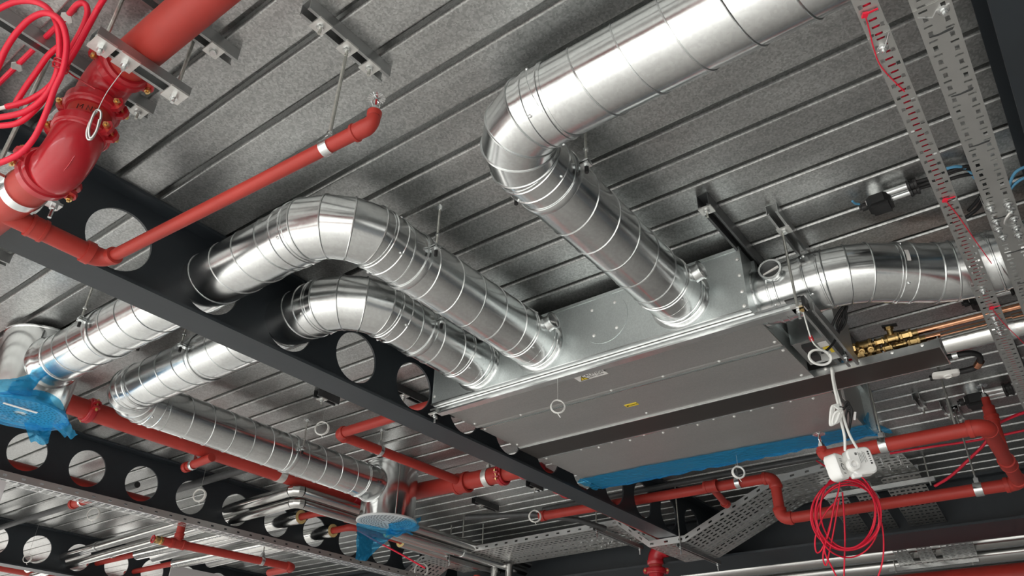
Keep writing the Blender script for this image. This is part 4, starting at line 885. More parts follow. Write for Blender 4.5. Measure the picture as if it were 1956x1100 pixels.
COIL_E = [(0.3597,1.764,1.537),(0.3531,1.7937,1.5159),(0.353,1.8264,1.4835),(0.3529,1.8592,1.4511),(0.3542,1.883,1.4256),(0.3555,1.8954,1.4118),(0.3604,1.9005,1.4004)]
COIL_TIE = [(0.3635,1.7569,1.463),(0.3688,1.7184,1.4373),(0.3858,1.725,1.4472),(0.42,1.7543,1.4695),(0.4672,1.7412,1.4602)]
WIRE_A = [(0.4755,1.6067,1.4691),(0.4742,1.6667,1.4112),(0.4799,1.7013,1.3694)]
WIRE_A_LOOP = [(0.4799,1.7013,1.3694),(0.4788,1.7165,1.3557),(0.4855,1.7373,1.3265),(0.4961,1.7415,1.3087),(0.5017,1.7295,1.3134),(0.496,1.7062,1.3438),(0.4872,1.6951,1.3662),(0.4788,1.7005,1.3716),(0.4769,1.7084,1.3567),(0.4851,1.727,1.3276),(0.4976,1.731,1.3076),(0.4984,1.714,1.3235),(0.4908,1.699,1.3481)]
RC_0 = [(4.1778,1.0393,1.3085),(4.2143,0.9903,1.3082),(4.2389,0.9493,1.2776),(4.2715,0.928,1.2288),(4.3246,0.9331,1.1739),(4.3797,0.9616,1.1174),(4.4021,1.0035,1.0611),(4.3795,1.0502,1.0122),(4.3349,1.0984,0.983),(4.2988,1.147,0.9831),(4.2746,1.189,1.0122),(4.2417,1.2113,1.0605),(4.1885,1.2055,1.1161),(4.1345,1.1757,1.1726),(4.1126,1.1337,1.2282),(4.1342,1.0877,1.2778),(4.1778,1.0393,1.3085)]
RC_1 = [(4.1802,1.0216,1.3357),(4.1945,0.9727,1.3293),(4.2202,0.9373,1.2982),(4.2736,0.925,1.2532),(4.3407,0.9358,1.1985),(4.3857,0.963,1.1349),(4.3884,0.9992,1.0695),(4.3641,1.0421,1.017),(4.3422,1.0912,0.991),(4.3289,1.1404,0.9957),(4.3034,1.1768,1.0257),(4.2495,1.189,1.0714),(4.1829,1.1767,1.1269),(4.1386,1.1492,1.19),(4.1353,1.1137,1.2553),(4.1583,1.071,1.3092),(4.1802,1.0216,1.3357)]
RC_2 = [(4.1792,1.0466,1.2936),(4.2023,0.9851,1.2877),(4.256,0.9421,1.2655),(4.3306,0.923,1.2293),(4.3906,0.9256,1.1772),(4.4095,0.946,1.1131),(4.3962,0.9833,1.0508),(4.3793,1.0375,1.0059),(4.369,1.1029,0.9864),(4.3464,1.1652,0.9909),(4.2923,1.2084,1.0134),(4.2178,1.226,1.0509),(4.1586,1.2224,1.103),(4.1394,1.2029,1.1666),(4.1512,1.1667,1.2297),(4.1678,1.1123,1.2753),(4.1792,1.0466,1.2936)]
RC_3 = [(4.1884,1.0361,1.2699),(4.2264,0.9836,1.2697),(4.2949,0.9482,1.2548),(4.3612,0.93,1.2205),(4.3951,0.9278,1.1667),(4.3986,0.9436,1.1043),(4.3974,0.9802,1.0498),(4.404,1.0353,1.0137),(4.4004,1.0972,0.9971),(4.3621,1.1501,0.9972),(4.2932,1.1847,1.0135),(4.2273,1.2018,1.0484),(4.1935,1.2044,1.1017),(4.1889,1.1901,1.1639),(4.1895,1.1537,1.2191),(4.1838,1.0979,1.2548),(4.1884,1.0361,1.2699)]
RC_4 = [(4.1831,1.0369,1.2809),(4.2406,0.9907,1.2867),(4.3097,0.9576,1.2679),(4.3576,0.9381,1.2208),(4.3793,0.9361,1.1541),(4.3966,0.9569,1.0852),(4.4234,1.0012,1.0279),(4.4426,1.0598,0.9871),(4.4249,1.1177,0.9632),(4.3665,1.1636,0.9589),(4.2973,1.1955,0.979),(4.2498,1.215,1.0256),(4.2275,1.2186,1.0914),(4.2093,1.1984,1.1607),(4.1831,1.1534,1.2182),(4.1653,1.0943,1.2577),(4.1831,1.0369,1.2809)]
RC_5 = [(4.1931,1.0353,1.3077),(4.2566,0.9866,1.3148),(4.3085,0.946,1.2912),(4.3386,0.9198,1.2404),(4.3653,0.9171,1.1775),(4.4043,0.9421,1.1167),(4.4413,0.9896,1.0643),(4.4444,1.0468,1.0218),(4.4016,1.1018,0.9936),(4.3374,1.1497,0.9882),(4.286,1.19,1.0117),(4.2558,1.2174,1.0612),(4.2283,1.2213,1.1239),(4.1895,1.1956,1.1852),(4.1538,1.147,1.2369),(4.1513,1.0899,1.2786),(4.1931,1.0353,1.3077)]
RC_6 = [(4.2138,1.0517,1.3119),(4.262,0.9974,1.3139),(4.2941,0.9506,1.2849),(4.3254,0.9233,1.236),(4.3733,0.9241,1.1807),(4.427,0.9519,1.1256),(4.4527,0.9974,1.0721),(4.4311,1.0499,1.0253),(4.3794,1.1038,0.9961),(4.3313,1.1575,0.9945),(4.2997,1.205,1.022),(4.268,1.2337,1.0701),(4.2198,1.2327,1.1259),(4.1673,1.2034,1.1812),(4.1424,1.1575,1.2339),(4.1632,1.1057,1.281),(4.2138,1.0517,1.3119)]
RC_T0 = [(4.1199,1.033,1.318),(4.167,1.0435,1.2853),(4.2001,1.0756,1.23),(4.2101,1.1028,1.1901),(4.2517,1.1623,1.0778),(4.2821,1.2174,0.9841),(4.348,1.2137,0.9033),(4.388,1.2085,0.8573)]
RC_T1 = [(4.232,1.1022,1.2008),(4.2626,1.1576,1.1066),(4.2925,1.2258,1.0005),(4.2843,1.2605,0.9764),(4.2499,1.2462,1.0348),(4.2294,1.2014,1.1055),(4.2231,1.1498,1.1648),(4.2327,1.0893,1.2127)]
RC_T2 = [(4.2214,1.0759,1.2216),(4.2712,1.1414,1.0926),(4.3135,1.2049,0.9753),(4.333,1.2388,0.9166),(4.3019,1.2369,0.9583),(4.2657,1.1845,1.0568)]
RC_T3 = [(4.2404,1.0596,1.2514),(4.2928,1.0865,1.1577),(4.3553,1.124,1.0405),(4.4009,1.1596,0.9466),(4.4466,1.1953,0.8526)]
RC_T4 = [(4.3826,0.9393,1.1701),(4.4405,0.9466,1.0888),(4.491,0.9756,0.9952),(4.5198,1.0094,0.9248),(4.536,1.0478,0.8658)]
RC_UP = [(4.1611,1.0394,1.2969),(4.1156,1.0433,1.3132),(4.1967,1.0812,1.3621),(4.3295,1.1832,1.4717)]
RED_R1 = [(4.8155,0.8924,1.6),(4.8236,0.7219,1.6),(4.8583,0.4288,1.6),(4.8366,0.2048,1.6),(4.8366,-0.0229,1.6)]
RED_R2 = [(5.0109,0.7321,1.4292),(4.9288,0.6304,1.445),(4.8947,0.5121,1.5111),(4.8537,0.4098,1.5701),(4.7913,0.3301,1.6341),(4.6463,0.2503,1.6134),(4.5698,0.1671,1.6035),(4.5272,0.0385,1.5956)]
RED_MID = [(3.634,4.1194,1.3457),(3.7484,4.0372,1.2809),(3.8833,3.9343,1.2107),(4.0271,3.8289,1.1314)]
WF_A = [(2.7685,0.6444,1.2819),(2.833,0.6642,1.2368),(2.8919,0.6772,1.1866),(2.9435,0.6921,1.1439),(2.9877,0.7015,1.0969),(3.0232,0.7193,1.0528)]
WF_B = [(2.7794,0.6451,1.2864),(2.8403,0.6622,1.239),(2.895,0.6697,1.1901),(2.9519,0.6809,1.1442),(2.9981,0.6843,1.1007),(3.0468,0.6794,1.0623)]
WF_COIL = [(2.9069,0.6781,1.1665),(2.8866,0.6929,1.1778),(2.8988,0.7112,1.1439),(2.9133,0.7214,1.1152),(2.9154,0.7084,1.1256),(2.9142,0.6857,1.1495),(2.9045,0.6787,1.1594),(2.8992,0.6944,1.1507),(2.9097,0.7115,1.1202),(2.9164,0.6992,1.1238),(2.9094,0.6774,1.1544)]
BF_COIL = [(2.9437,0.6704,1.2032),(2.9441,0.656,1.2172),(2.9626,0.6543,1.1952),(2.981,0.6649,1.161),(2.9922,0.6851,1.1265),(2.9732,0.6839,1.152),(2.9566,0.6673,1.1897),(2.9508,0.6533,1.2016),(2.9655,0.6514,1.1847),(2.9791,0.6684,1.1504),(2.9946,0.6916,1.1075)]
WIRE_U = [(2.4213,0.6122,1.3583),(2.4744,0.6214,1.3193),(2.5249,0.6285,1.2858),(2.5564,0.6239,1.269),(2.5905,0.6098,1.2585)]
WIRE_U_COIL = [(2.6036,0.5983,1.2532),(2.6128,0.5969,1.2447),(2.6184,0.6004,1.236),(2.6197,0.6082,1.2284),(2.6167,0.6191,1.2233),(2.61,0.6316,1.2214),(2.6008,0.6437,1.223),(2.5906,0.6537,1.228),(2.5812,0.66,1.2357),(2.5741,0.6618,1.2449),(2.5705,0.6588,1.2543),(2.5711,0.6517,1.2626),(2.5759,0.6415,1.2685),(2.5843,0.6298,1.2712),(2.5952,0.6185,1.2705),(2.607,0.6093,1.2664),(2.6181,0.6036,1.2598),(2.6269,0.6023,1.2517),(2.6322,0.6057,1.2434),(2.6335,0.6131,1.2363),(2.6307,0.6235,1.2315),(2.6244,0.6353,1.2298),(2.6157,0.6467,1.2314),(2.6061,0.6561,1.2363),(2.5972,0.662,1.2437),(2.5904,0.6637,1.2525),(2.5871,0.6609,1.2615),(2.5877,0.6542,1.2693),(2.5923,0.6445,1.2749),(2.6004,0.6335,1.2774),(2.6107,0.6229,1.2767),(2.622,0.6143,1.2728),(2.6325,0.609,1.2664),(2.6409,0.6078,1.2587)]
BLK_A = [(2.7341,0.5292,1.4977),(2.73,0.5552,1.4771),(2.734,0.5893,1.438),(2.7443,0.6015,1.4128),(2.7562,0.5857,1.4132),(2.7493,0.552,1.4556),(2.7395,0.5306,1.4894),(2.7498,0.5572,1.4689),(2.7565,0.5861,1.4315),(2.7728,0.5783,1.4183),(2.7695,0.5518,1.449),(2.739,0.5399,1.4808),(2.746,0.5641,1.4287),(2.7265,0.5836,1.3772),(2.6914,0.5963,1.3332),(2.6406,0.6112,1.2882),(2.615,0.6251,1.269)]
BLK_R1 = [(2.3762,0.1884,1.672),(2.3857,0.1289,1.672),(2.3873,0.0721,1.672),(2.3919,0.0125,1.672),(2.4356,-0.0482,1.672)]
BLK_R2 = [(2.4013,0.1912,1.672),(2.4071,0.1176,1.672),(2.3968,0.0366,1.672),(2.4262,-0.0042,1.672),(2.5037,-0.0213,1.672),(2.5864,0.0056,1.672),(2.6494,0.0527,1.672)]
BLK_R3 = [(2.4179,0.1919,1.672),(2.4286,0.1062,1.672),(2.435,0.0284,1.672),(2.4666,-0.0154,1.672),(2.5525,-0.0192,1.672),(2.6476,0.0196,1.672),(2.6868,0.068,1.672)]
BLU_R1 = [(2.3669,0.0648,1.672),(2.3773,0.0328,1.672),(2.4164,0.0094,1.672),(2.4712,0.0009,1.672)]
BLU_R2 = [(2.52,-0.0746,1.62),(2.4623,-0.0936,1.62),(2.4311,-0.1156,1.62),(2.423,-0.1595,1.62)]
BLU_R3 = [(2.5279,-0.0764,1.62),(2.4981,-0.0987,1.62),(2.4843,-0.1241,1.62),(2.4831,-0.1662,1.62)]
BLU_D1 = [(2.3742,0.3631,1.68),(2.3953,0.3587,1.68),(2.4067,0.3479,1.68)]
TIE_1 = [(1.261,0.0788,1.324),(1.3029,0.0823,1.324),(1.3666,0.0894,1.324),(1.4296,0.0901,1.324),(1.5321,0.0685,1.324)]
TIE_2 = [(2.011,0.0833,1.324),(2.1072,0.0698,1.324),(2.2498,0.0562,1.324),(2.424,0.039,1.324)]
TIE_3 = [(2.7186,0.0876,1.324),(2.8454,0.075,1.324),(2.9757,0.0543,1.324),(3.0968,0.0351,1.324)]
def cable(t, name, pts, r, m, k=5, n=8, closed=False): return MB().tube(spline(pts, k, closed), r, n, closed=closed).build(name, m, t, 80)
# red cable loops in the top left corner
t = thing('cable_coil', 'loose loops of thick red cable in the top left corner', 'cable', COIL_A[6])
for pth in (COIL_A, COIL_B, COIL_C, COIL_D, COIL_E): cable(t, 'cable_loop', pth, .0078, 'red_cable')
MB().cyl(COIL_C[-1], V(COIL_C[-1]) + (V(COIL_C[-1])-V(COIL_C[-2])).normalized()*.025, .005, 8).build('stripped_end', 'label_white', t)
cable(t, 'cable_tie', COIL_TIE, .0022, 'red_gloss', 4, 5)
tie_c = V(COIL_B[10])
for s in (0, .012): MB().ring(tie_c + V((-.004, .02, .03+s)), (.25, -.2, 1), .019, .0024, 16, 5).build('tie_band', 'red_gloss', t)
# red cable clipped along a deck rib
t = thing('fire_cable', 'red cable clipped along a deck rib behind the loops', 'cable', (.358, 1.9, DZ-.01))
MB().cyl((.3575, 1.78, DZ-.012), (.3575, 6.0, DZ-.012), .0078, 10).build('cable', 'red_cable', t)
for y in (1.815, 2.105, 2.75): MB().prism([(-.017, -.006), (-.010, -.017), (-.004, -.012), (.004, -.017), (.010, -.010), (.017, .002), (.012, .014), (.004, .010), (-.004, .017), (-.011, .012)], (.3575, y, DZ-.022), (1,0,0), (0,1,0), (0,0,.0025)).build('clip', 'plate_zinc', t)
# hanging wires with small coils
def wire_coil(label, top, bot, R=.028, n=(.62, .42, 0), turns=3, r=.0024, wr=.0011, m='grey_wire', tilt=0.0):
    top, bot = V(top), V(bot); t = thing('wire_hanger', label, 'wire', bot, 'coiled hanging wires')
    MB().tube([top, bot + V((0,0,R))], wr, 5).build('wire', 'grey_wire', t)
    n = V(n).normalized(); u = n.cross(V((0,0,1))).normalized(); P = []
    for i in range(turns*20+1):
        a = PI/2 + 2*PI*i/20; q = i/(turns*20); P.append(bot + u*math.cos(a)*R*(1-.08*math.sin(6*q)) + V((0,0,1))*math.sin(a)*R + n*(q-.5)*.014)
    MB().tube(P, r, 6).build('coil', m, t)
    MB().tube([bot + V((0,0,-R)) + n*.006, bot + u*.010 + V((0,0,-R-.016)) + n*.008], .002, 5).build('tail', m, t)
    return t
t = wire_coil('thin wire and pale coil hanging from the unit rail beside the caution sticker', (2.420, 1.631, 1.366), (2.420, 1.631, 1.236), .028, r=.0013, m='white_cable', turns=4)
t = thing('wire_hanger', 'thin wire and long pale loop hanging in front of the red elbow', 'wire', WIRE_A[-1], 'coiled hanging wires')
cable(t, 'wire', WIRE_A, .0012, 'grey_wire', 4, 5); cable(t, 'coil', WIRE_A_LOOP, .0032, 'grey_wire', 5, 6)
for lab, px, py, pz, R in (('pale coil on a wire between the far ducts', 2.47, 3.18, 1.50, .036), ('white coil hanging before the second beam hole', 2.78, 4.75, 1.475, .040), ('coil hanging before the farthest beam hole at the left', 2.90, 7.40, 1.40, .035), ('coil beside the red stub beyond the second beam', 2.70, 6.0, 1.52, .045), ('pale ring coil at the end of the dark conduit', 4.36, 3.14, 1.46, .040), ('pale ring coil beside the silver pipes at the bottom', 4.95, 4.75, 1.38, .055), ('pale ring coil under the blue film above the red pipe', 3.75, 1.42, 1.29, .030)):
    wire_coil(lab, (px, py, DZ), (px, py, pz), R, r=.0046 if 'white coil' in lab else (.0036 if 'ring' in lab else .0024), m='white_cable')
strut_on_deck('small dark channel on the deck above the coil between the far ducts', 2.395, 2.545, 3.18, plates=(2.44,), m='strut_dark')
strut_on_deck('small dark channel on the deck near the end of the dark conduit', 4.29, 4.45, 3.15, plates=(4.37,), m='strut_dark', studs=True)
strut_on_deck('dark channel on the deck at the conduit hanger beside the middle drum', 4.40, 4.68, 3.735, plates=(4.48,), m='strut_dark')
strut_on_deck('short channel with plates by the red stub at the second beam', 2.62, 2.90, 4.24, plates=(2.66, 2.75, 2.86), m='strut_zinc')
strut_on_deck('channel on the deck seen in the second beam bay', 2.05, 2.75, 5.98, plates=(2.12, 2.6), m='strut_dark')
strut_on_deck('single clip channel on the deck right of the unit', 4.23, 4.40, .595, w=.035, plates=(4.36,), m='strut_zinc')
strut_on_deck('double clip channel on the deck, left piece', 4.41, 4.55, .500, w=.035, plates=(4.53,), m='strut_zinc')
strut_on_deck('double clip channel on the deck, right piece', 4.52, 4.67, .465, w=.035, plates=(4.65,), m='strut_zinc')
strut_on_deck('long dark channel on the deck at the rear plenum corner', 3.25, 3.80, .70, w=.06, h=.05, m='strut_dark')
strut_on_deck('channel with plates seen through the beam hole', 2.55, 3.05, 2.78, plates=(2.66, 2.80, 2.92), m='strut_dark')
strut_on_deck('long slotted channel on the deck above the right duct', 2.87, 2.90, .02, w=.03, h=.012, m='strut_dark')
# wires at the unit's right end
t = thing('wire_hanger', 'white coiled cable with a red clip hanging by the control box', 'wire', WIRE_U[2], 'coiled hanging wires')
cable(t, 'wire', WIRE_U, .0026, 'white_cable', 4, 6); cable(t, 'coil', WIRE_U_COIL, .0040, 'white_cable', 3, 6)
MB().obox(V(WIRE_U[2]) + V((0,0,.004)), V((.008, 0, -.004)), V((0, .006, 0)), V((.002, 0, .005))).build('red_clip', 'red_gloss', t)
MB().cyl((2.418, .612, 1.345), (2.425, .613, 1.37), .007, 8).build('brass_stud', 'brass', t)
one('flex_cable', MB().tube(spline(BLK_A, 5), .0048, 7), 'black_rubber', 'black flex coiled under the right duct, dropping to the control box', 'cable', BLK_A[3], ang=80)
t = thing('flex_cable', 'white flex pair with a tied white bundle hanging to the boxes', 'cable', WF_A[0])
top_ = (3.045, .700, 1.375)
cable(t, 'flex', [top_] + [tuple(V(p) + V((.02, .0, .0))) for p in WF_A], .0052, 'white_cable'); cable(t, 'flex', [top_] + [tuple(V(p) + V((.02, .0, .0))) for p in WF_B], .0052, 'white_cable')
for k in range(3): cable(t, 'bundle_loop', [tuple(V(p) + V((.006*k, -.004*k, .003*k))) for p in WF_COIL], .0046, 'white_cable')
MB().ring(V(WF_COIL[0]) + V((.012, -.004, .006)), (.3, 0, 1), .012, .002, 14, 5).build('cable_tie', 'black_rubber', t)
t = thing('flex_cable', 'black flex bundle hanging behind the white flex', 'cable', BF_COIL[0])
for k in range(3): cable(t, 'bundle_loop', [tuple(V(p) + V((.03+.005*k, .004*k, .004*k-.01*k))) for p in BF_COIL], .0042, 'black_rubber')
MB().obox(V(BF_COIL[3]) + V((.01, -.02, .0)), V((.002, -.004, .016)), V((.003, -.003, 0)), V((.001, .001, 0))).build('tag', 'label_white', t)
# white connector boxes hanging on the flex
def rbox(mb, c, ux, uy, uz, r=.018, k=5):
    """rounded box: outline rounded in the ux-uy plane, extruded along uz with a small bevel"""
    c = V(c); hx, hy, hz = V(ux).length, V(uy).length, V(uz).length; a, b, e = V(ux).normalized(), V(uy).normalized(), V(uz).normalized(); out = []
    for sx_, sy_, st in ((1,1,0), (-1,1,PI/2), (-1,-1,PI), (1,-1,3*PI/2)):
        for i in range(k+1):
            th = st + PI/2*i/k; out.append((sx_*(hx-r) + r*math.cos(th), sy_*(hy-r) + r*math.sin(th)))
    n = len(out); P = []
    for z, s in ((-hz, .90), (-hz*.78, 1.0), (hz*.78, 1.0), (hz, .90)): P += [c + a*x*s + b*y*s + e*z for x, y in out]
    fs = [(j*n+i, j*n+(i+1) % n, (j+1)*n+(i+1) % n, (j+1)*n+i) for j in range(3) for i in range(n)] + [tuple(range(n-1, -1, -1)), tuple(range(3*n, 4*n))]
    return mb.add(P, fs)
RV, UV, FV = right.copy(), V((0,0,1)), V((.74, .67, 0))
def conn_box(label, c, rx, ry, fx, marks):
    t = thing('connector_box', label, 'box', c, 'white plug-in boxes hanging on flex')
    rx, ry, fx = V(rx), V(ry), V(fx)
    rbox(MB(), c, rx, ry, fx, .020).build('casing', 'white_plastic', t)
    return t
bx = V((3.075, .712, 1.010)); bR = V((.60, -.72, .16)).normalized(); bU = V((-.10, .10, .99)); bU = (bU - bR*bU.dot(bR)).normalized(); bF = bR.cross(bU)
bxR = bx + bR*.030
t = conn_box('right one of the two white boxes, printed with a small label', bxR, bR*.050, bU*.052, bF*.026, None)
vw = (V((0,0,0))-bxR).normalized(); sg = 1 if bF.dot(vw) > 0 else -1
def print_on(t, c, R, U, body, size, off, rz=0.0, m='ink', name='print'):
    N = R.cross(U); M = Matrix(((R.x, U.x, N.x), (R.y, U.y, N.y), (R.z, U.z, N.z))) @ Matrix.Rotation(rz, 3, 'Z')
    return text(body, size, V(c) + R*off[0] + U*off[1] + N*off[2], M.to_euler(), t, m, name, .0002)
fr = sg*.0265
for i in range(6): MB().obox(bxR + bF*fr + bR*.034 + bU*(.030 - .009*i), bR*.0034, bU*(.0030 if i in (0, 1, 5) else .0016), bF*.0006).build('print_mark', 'ink', t)
MB().obox(bxR + bF*fr - bR*.016 + bU*.028, bR*.005, bU*.005, bF*.0006).build('print_mark', 'grey_wire', t)
for i in range(5): MB().obox(bxR + bF*fr + bR*(-.006 + .006*i) + bU*.012, bR*.0010, bU*(.022 - .003*(i % 3)), bF*.0006).build('print_line', 'grey_wire', t)
bxL = bx - bR*.058 - bU*.004 - bF*sg*.016; lR = (bR*.80 - bF*sg*.60).normalized(); lF = lR.cross(bU)
t = conn_box('left one of the two white boxes, marked with round symbols', bxL, lR*.034, bU*.050, lF*.026, None)
lsg = 1 if lF.dot(vw) > 0 else -1
MB().tube([bxL + lF*lsg*.0268 + lR*(.010*math.cos(a)) + bU*(.012*math.sin(a)-.004) for a in [.6+.45*i for i in range(11)]], .0013, 5).build('print_mark', 'ink', t)
for u in (.018, .026): MB().obox(bxL + lF*lsg*.0267 + bU*u, lR*.009, bU*.0009, lF*.0006).build('print_line', 'ink', t)
MB().obox(bxL + lF*lsg*.0267 - bU*.030, lR*.007, bU*.0014, lF*.0006).build('print_line', 'ink', t)
t = thing('threaded_plug', 'round white threaded plug between the two white boxes', 'plug', bx)
pc = bx + bF*sg*.018 - bU*.014 - bR*.012
MB().lathe(pc, bF*sg, [(0, .026), (.006, .026), (.007, .022), (.011, .023), (.013, .021), (.017, .022), (.019, .020), (.024, .020), (.024, .014), (.012, .012), (.012, 1e-5)], 22).build('socket', 'white_plastic', t)
MB().lathe(pc + bF*sg*.0125, bF*sg, [(0, .010), (.004, .008), (.004, 1e-5)], 14).build('pin_insert', 'label_white', t)
rbox(MB(), bx - bU*.050 - bR*.006 + bF*sg*.010, bR*.018, bU*.010, bF*.012, .006).build('latch', 'white_plastic', t)
# red cable coil hanging at the lower right
t = thing('cable_coil', 'large coil of thin bright red cable hanging over the lower red pipe', 'cable', RC_0[0])
for pth in (RC_0, RC_1, RC_2, RC_3, RC_4, RC_5, RC_6): cable(t, 'cable_loop', pth[:-1], .0043, 'red_cable', 4, 7, True)
for pth in (RC_T0, RC_T1, RC_T2, RC_T3, RC_T4): cable(t, 'cable_tail', pth, .0043, 'red_cable', 5, 7)
cable(t, 'cable_lead', RC_UP, .0043, 'red_cable', 5, 7)
one('fire_cable', MB().tube(spline(RED_R1, 5), .0070, 7), 'red_cable', 'straight red cable clipped along the deck behind the red loop', 'cable', RED_R1[1], ang=80)
one('fire_cable', MB().tube(spline(RED_R2, 5), .0085, 7), 'red_cable', 'thick red cable curving up behind the red riser at the right', 'cable', RED_R2[2], ang=80)
one('fire_cable', MB().tube(spline(RED_MID, 5), .0058, 7), 'red_cable', 'thin red cable slanting below the middle diffuser', 'cable', RED_MID[1], ang=80)
for nm, pth in (('upper', TIE_1), ('middle', TIE_2), ('lower', TIE_3)):
    t = thing('cable_tie', '%s thin red cable tie with a long tail on the narrow tray' % nm, 'cable tie', pth[0])
    cable(t, 'tail', pth, .0014, 'red_cable', 5, 5); MB().obox(V(pth[0]) + V((0,0,-.001)), V((.005, .003, 0)), V((-.002, .005, 0)), V((0, 0, .003))).obox(V(pth[0]) + V((0, -.012, 0)), V((.002, .0, 0)), V((0, .014, 0)), V((0, 0, .001))).build('tie_head', 'red_cable', t)
# cables on the deck at the right
for lab, pth, r, m in (('upper black cable from the junction box to the trays', BLK_R1, .0062, 'black_rubber'), ('middle black cable looping down behind the trays', BLK_R2, .0062, 'black_rubber'), ('lowest black cable looping down behind the trays', BLK_R3, .0062, 'black_rubber'),
                       ('short blue cable among the black ones between the trays', BLU_R1, .005, 'blue_cable'), ('upper light blue cable at the far right edge', BLU_R2, .005, 'blue_cable'), ('lower light blue cable at the far right edge', BLU_R3, .005, 'blue_cable'), ('tiny blue tail at the junction box', BLU_D1, .004, 'blue_cable')):
    one('deck_cable', MB().tube(spline(pth, 6), r, 8), m, lab, 'cable', pth[0], ang=80)
# junction boxes with conduit couplers
def jbox(label, x, y, z, s=1.0, flip=1):
    t = thing('junction_box', label, 'junction box', (x, y, z-.05))
    MB().lathe((x, y, DZ), (0,0,-1), [(0, .034*s), (.028*s, .034*s), (.030*s, .030*s), (.030*s, 1e-5)], 24).build('mount', 'bright_zinc', t)
    MB().prism([(-.038*s, -.020*s), (-.020*s, -.038*s), (.024*s, -.038*s), (.040*s, -.018*s), (.040*s, .020*s), (.022*s, .038*s), (-.022*s, .038*s), (-.038*s, .022*s)], (x, y, DZ-.028*s), (1,0,0), (0,1,0), (0, 0, -.034*s)).prism([(-.028*s, -.028*s), (.028*s, -.028*s), (.028*s, .028*s), (-.028*s, .028*s)], (x, y, DZ-.062*s), (1,0,0), (0,1,0), (0,0,-.010*s)).build('box', 'black_plastic', t)
    for dx in (-.016, .022):
        MB().cyl((x+dx*s, y-.02*s, DZ-.026*s), (x+dx*s, y-.095*s, DZ-.026*s), .0125*s, 16).build('conduit', 'bright_zinc', t)
        MB().lathe((x+dx*s, y-.095*s, DZ-.026*s), (0,-1,0), [(0, .012*s), (0, .019*s), (.008*s, .019*s), (.010*s, .015*s), (.020*s, .015*s), (.022*s, .018*s), (.030*s, .018*s), (.030*s, .006*s)], 12).build('gland', 'black_plastic', t)
    MB().lathe((x-.002, y+.036*s, DZ-.040*s), (0,1,0), [(0, .010*s), (.008*s, .014*s), (.022*s, .014*s), (.024*s, .008*s), (.030*s, .008*s)], 12).build('gland', 'black_plastic', t)
    MB().box((x-.02*s, y+.028*s, DZ-.046*s), (x-.006*s, y+.040*s, DZ-.030*s)).build('terminal', 'label_white', t)
jbox('black junction box with silver conduits on the deck left of the narrow tray', 2.405, .285, DZ)
jbox('black junction box on the deck beside the sprinkler riser', 4.36, .34, DZ, 1.35)
jbox('black junction box half hidden under the right duct', 3.30, .13, DZ, 1.1)
# detector clip on the tray end
t = thing('detector_base', 'white plastic detector base clipped at the drip tray end', 'detector', (3.30, .33, 1.36))
rbox(MB(), (3.300, .335, 1.374), V((.022, .006, 0)), V((-.010, .048, 0)), V((0, 0, .008)), .012).build('plate', 'white_plastic', t)
MB().lathe((3.302, .33, 1.366), (0,0,-1), [(0, .017), (.006, .016), (.006, .011), (.003, .010), (.003, 1e-5)], 20).build('dome', 'white_plastic', t)
MB().box((3.275, .31, 1.380), (3.295, .37, 1.386)).build('clip', 'black_plastic', t)
# conduits
def conduit(label, pts, r, m='strut_dark'):
    t = thing('conduit_pipe', label, 'conduit', pts[0]); MB().tube([V(p) for p in pts], r, 12).build('tube', m, t)
    return t
conduit('dark conduit running beside the red pipe under the blue film', [(4.62, 3.25, 1.585), (4.60, 2.0, 1.585), (4.60, 1.0, 1.585), (4.6, .3, 1.585)], .019)
conduit('bent dark conduit left of the dipping tray', [(4.40, 3.80, 1.560), (4.52, 3.30, 1.535), (4.72, 3.02, 1.50), (4.9, 2.9, 1.46)], .020)
conduit('dark conduit beyond the second beam', [(2.62, 7.6, 1.60), (2.62, 5.3, 1.60)], .022)
t = thing('slotted_upright', 'black perforated drop bracket behind the right trays', 'bracket', (3.6, .10, 1.5))
MB().box((3.45, .082, 1.655), (4.75, .128, 1.690)).build('bar', 'strut_dark', t); MB().lathe((3.62, .105, 1.640), (0,0,1), [(0, .03), (.012, .03)], 20).build('collar', 'bright_zinc', t)
# writing boards far behind
def board(label, P, marks):
    t = thing('white_board', label, 'board', P[0]); P = [V(p) for p in P]; n = (P[1]-P[0]).cross(P[3]-P[0]).normalized()*.012
    MB().add(P + [p+n for p in P], [(0,1,2,3), (7,6,5,4), (0,4,5,1), (1,5,6,2), (2,6,7,3), (3,7,4,0)]).build('sheet', 'board', t)
    u, v = (P[1]-P[0]), (P[3]-P[0]); nn = n.normalized(); s = -1 if nn.dot(-P[0]) < 0 else 1
    base = P[0] + (n if s > 0 else V((0,0,0))) + nn*s*.0015
    for st in marks: MB().tube([base + u*a + v*b for a, b in st], .004, 5).build('marker_stroke', 'ink', t)
board('white board with black marker strokes behind the pipes at the bottom', [(4.15, 7.30, 1.20), (5.45, 7.30, 1.20), (5.45, 7.30, 1.56), (4.15, 7.30, 1.56)],
      [[(.30,.55),(.36,.62),(.32,.75),(.38,.8)], [(.42,.5),(.44,.75),(.49,.5),(.51,.75)], [(.62,.6),(.68,.7),(.72,.55)], [(.22,.62),(.23,.72),(.26,.72),(.25,.62),(.22,.62)]])
board('white paper sheet hanging at the left edge below the tray', [(1.30, 4.55, .86), (1.565, 4.55, .90), (1.555, 4.55, 1.205), (1.30, 4.55, 1.235)], [[(.55,.80),(.65,.81),(.8,.79)], [(.6,.62),(.75,.62),(.85,.60)], [(.5,.45),(.7,.47)]])
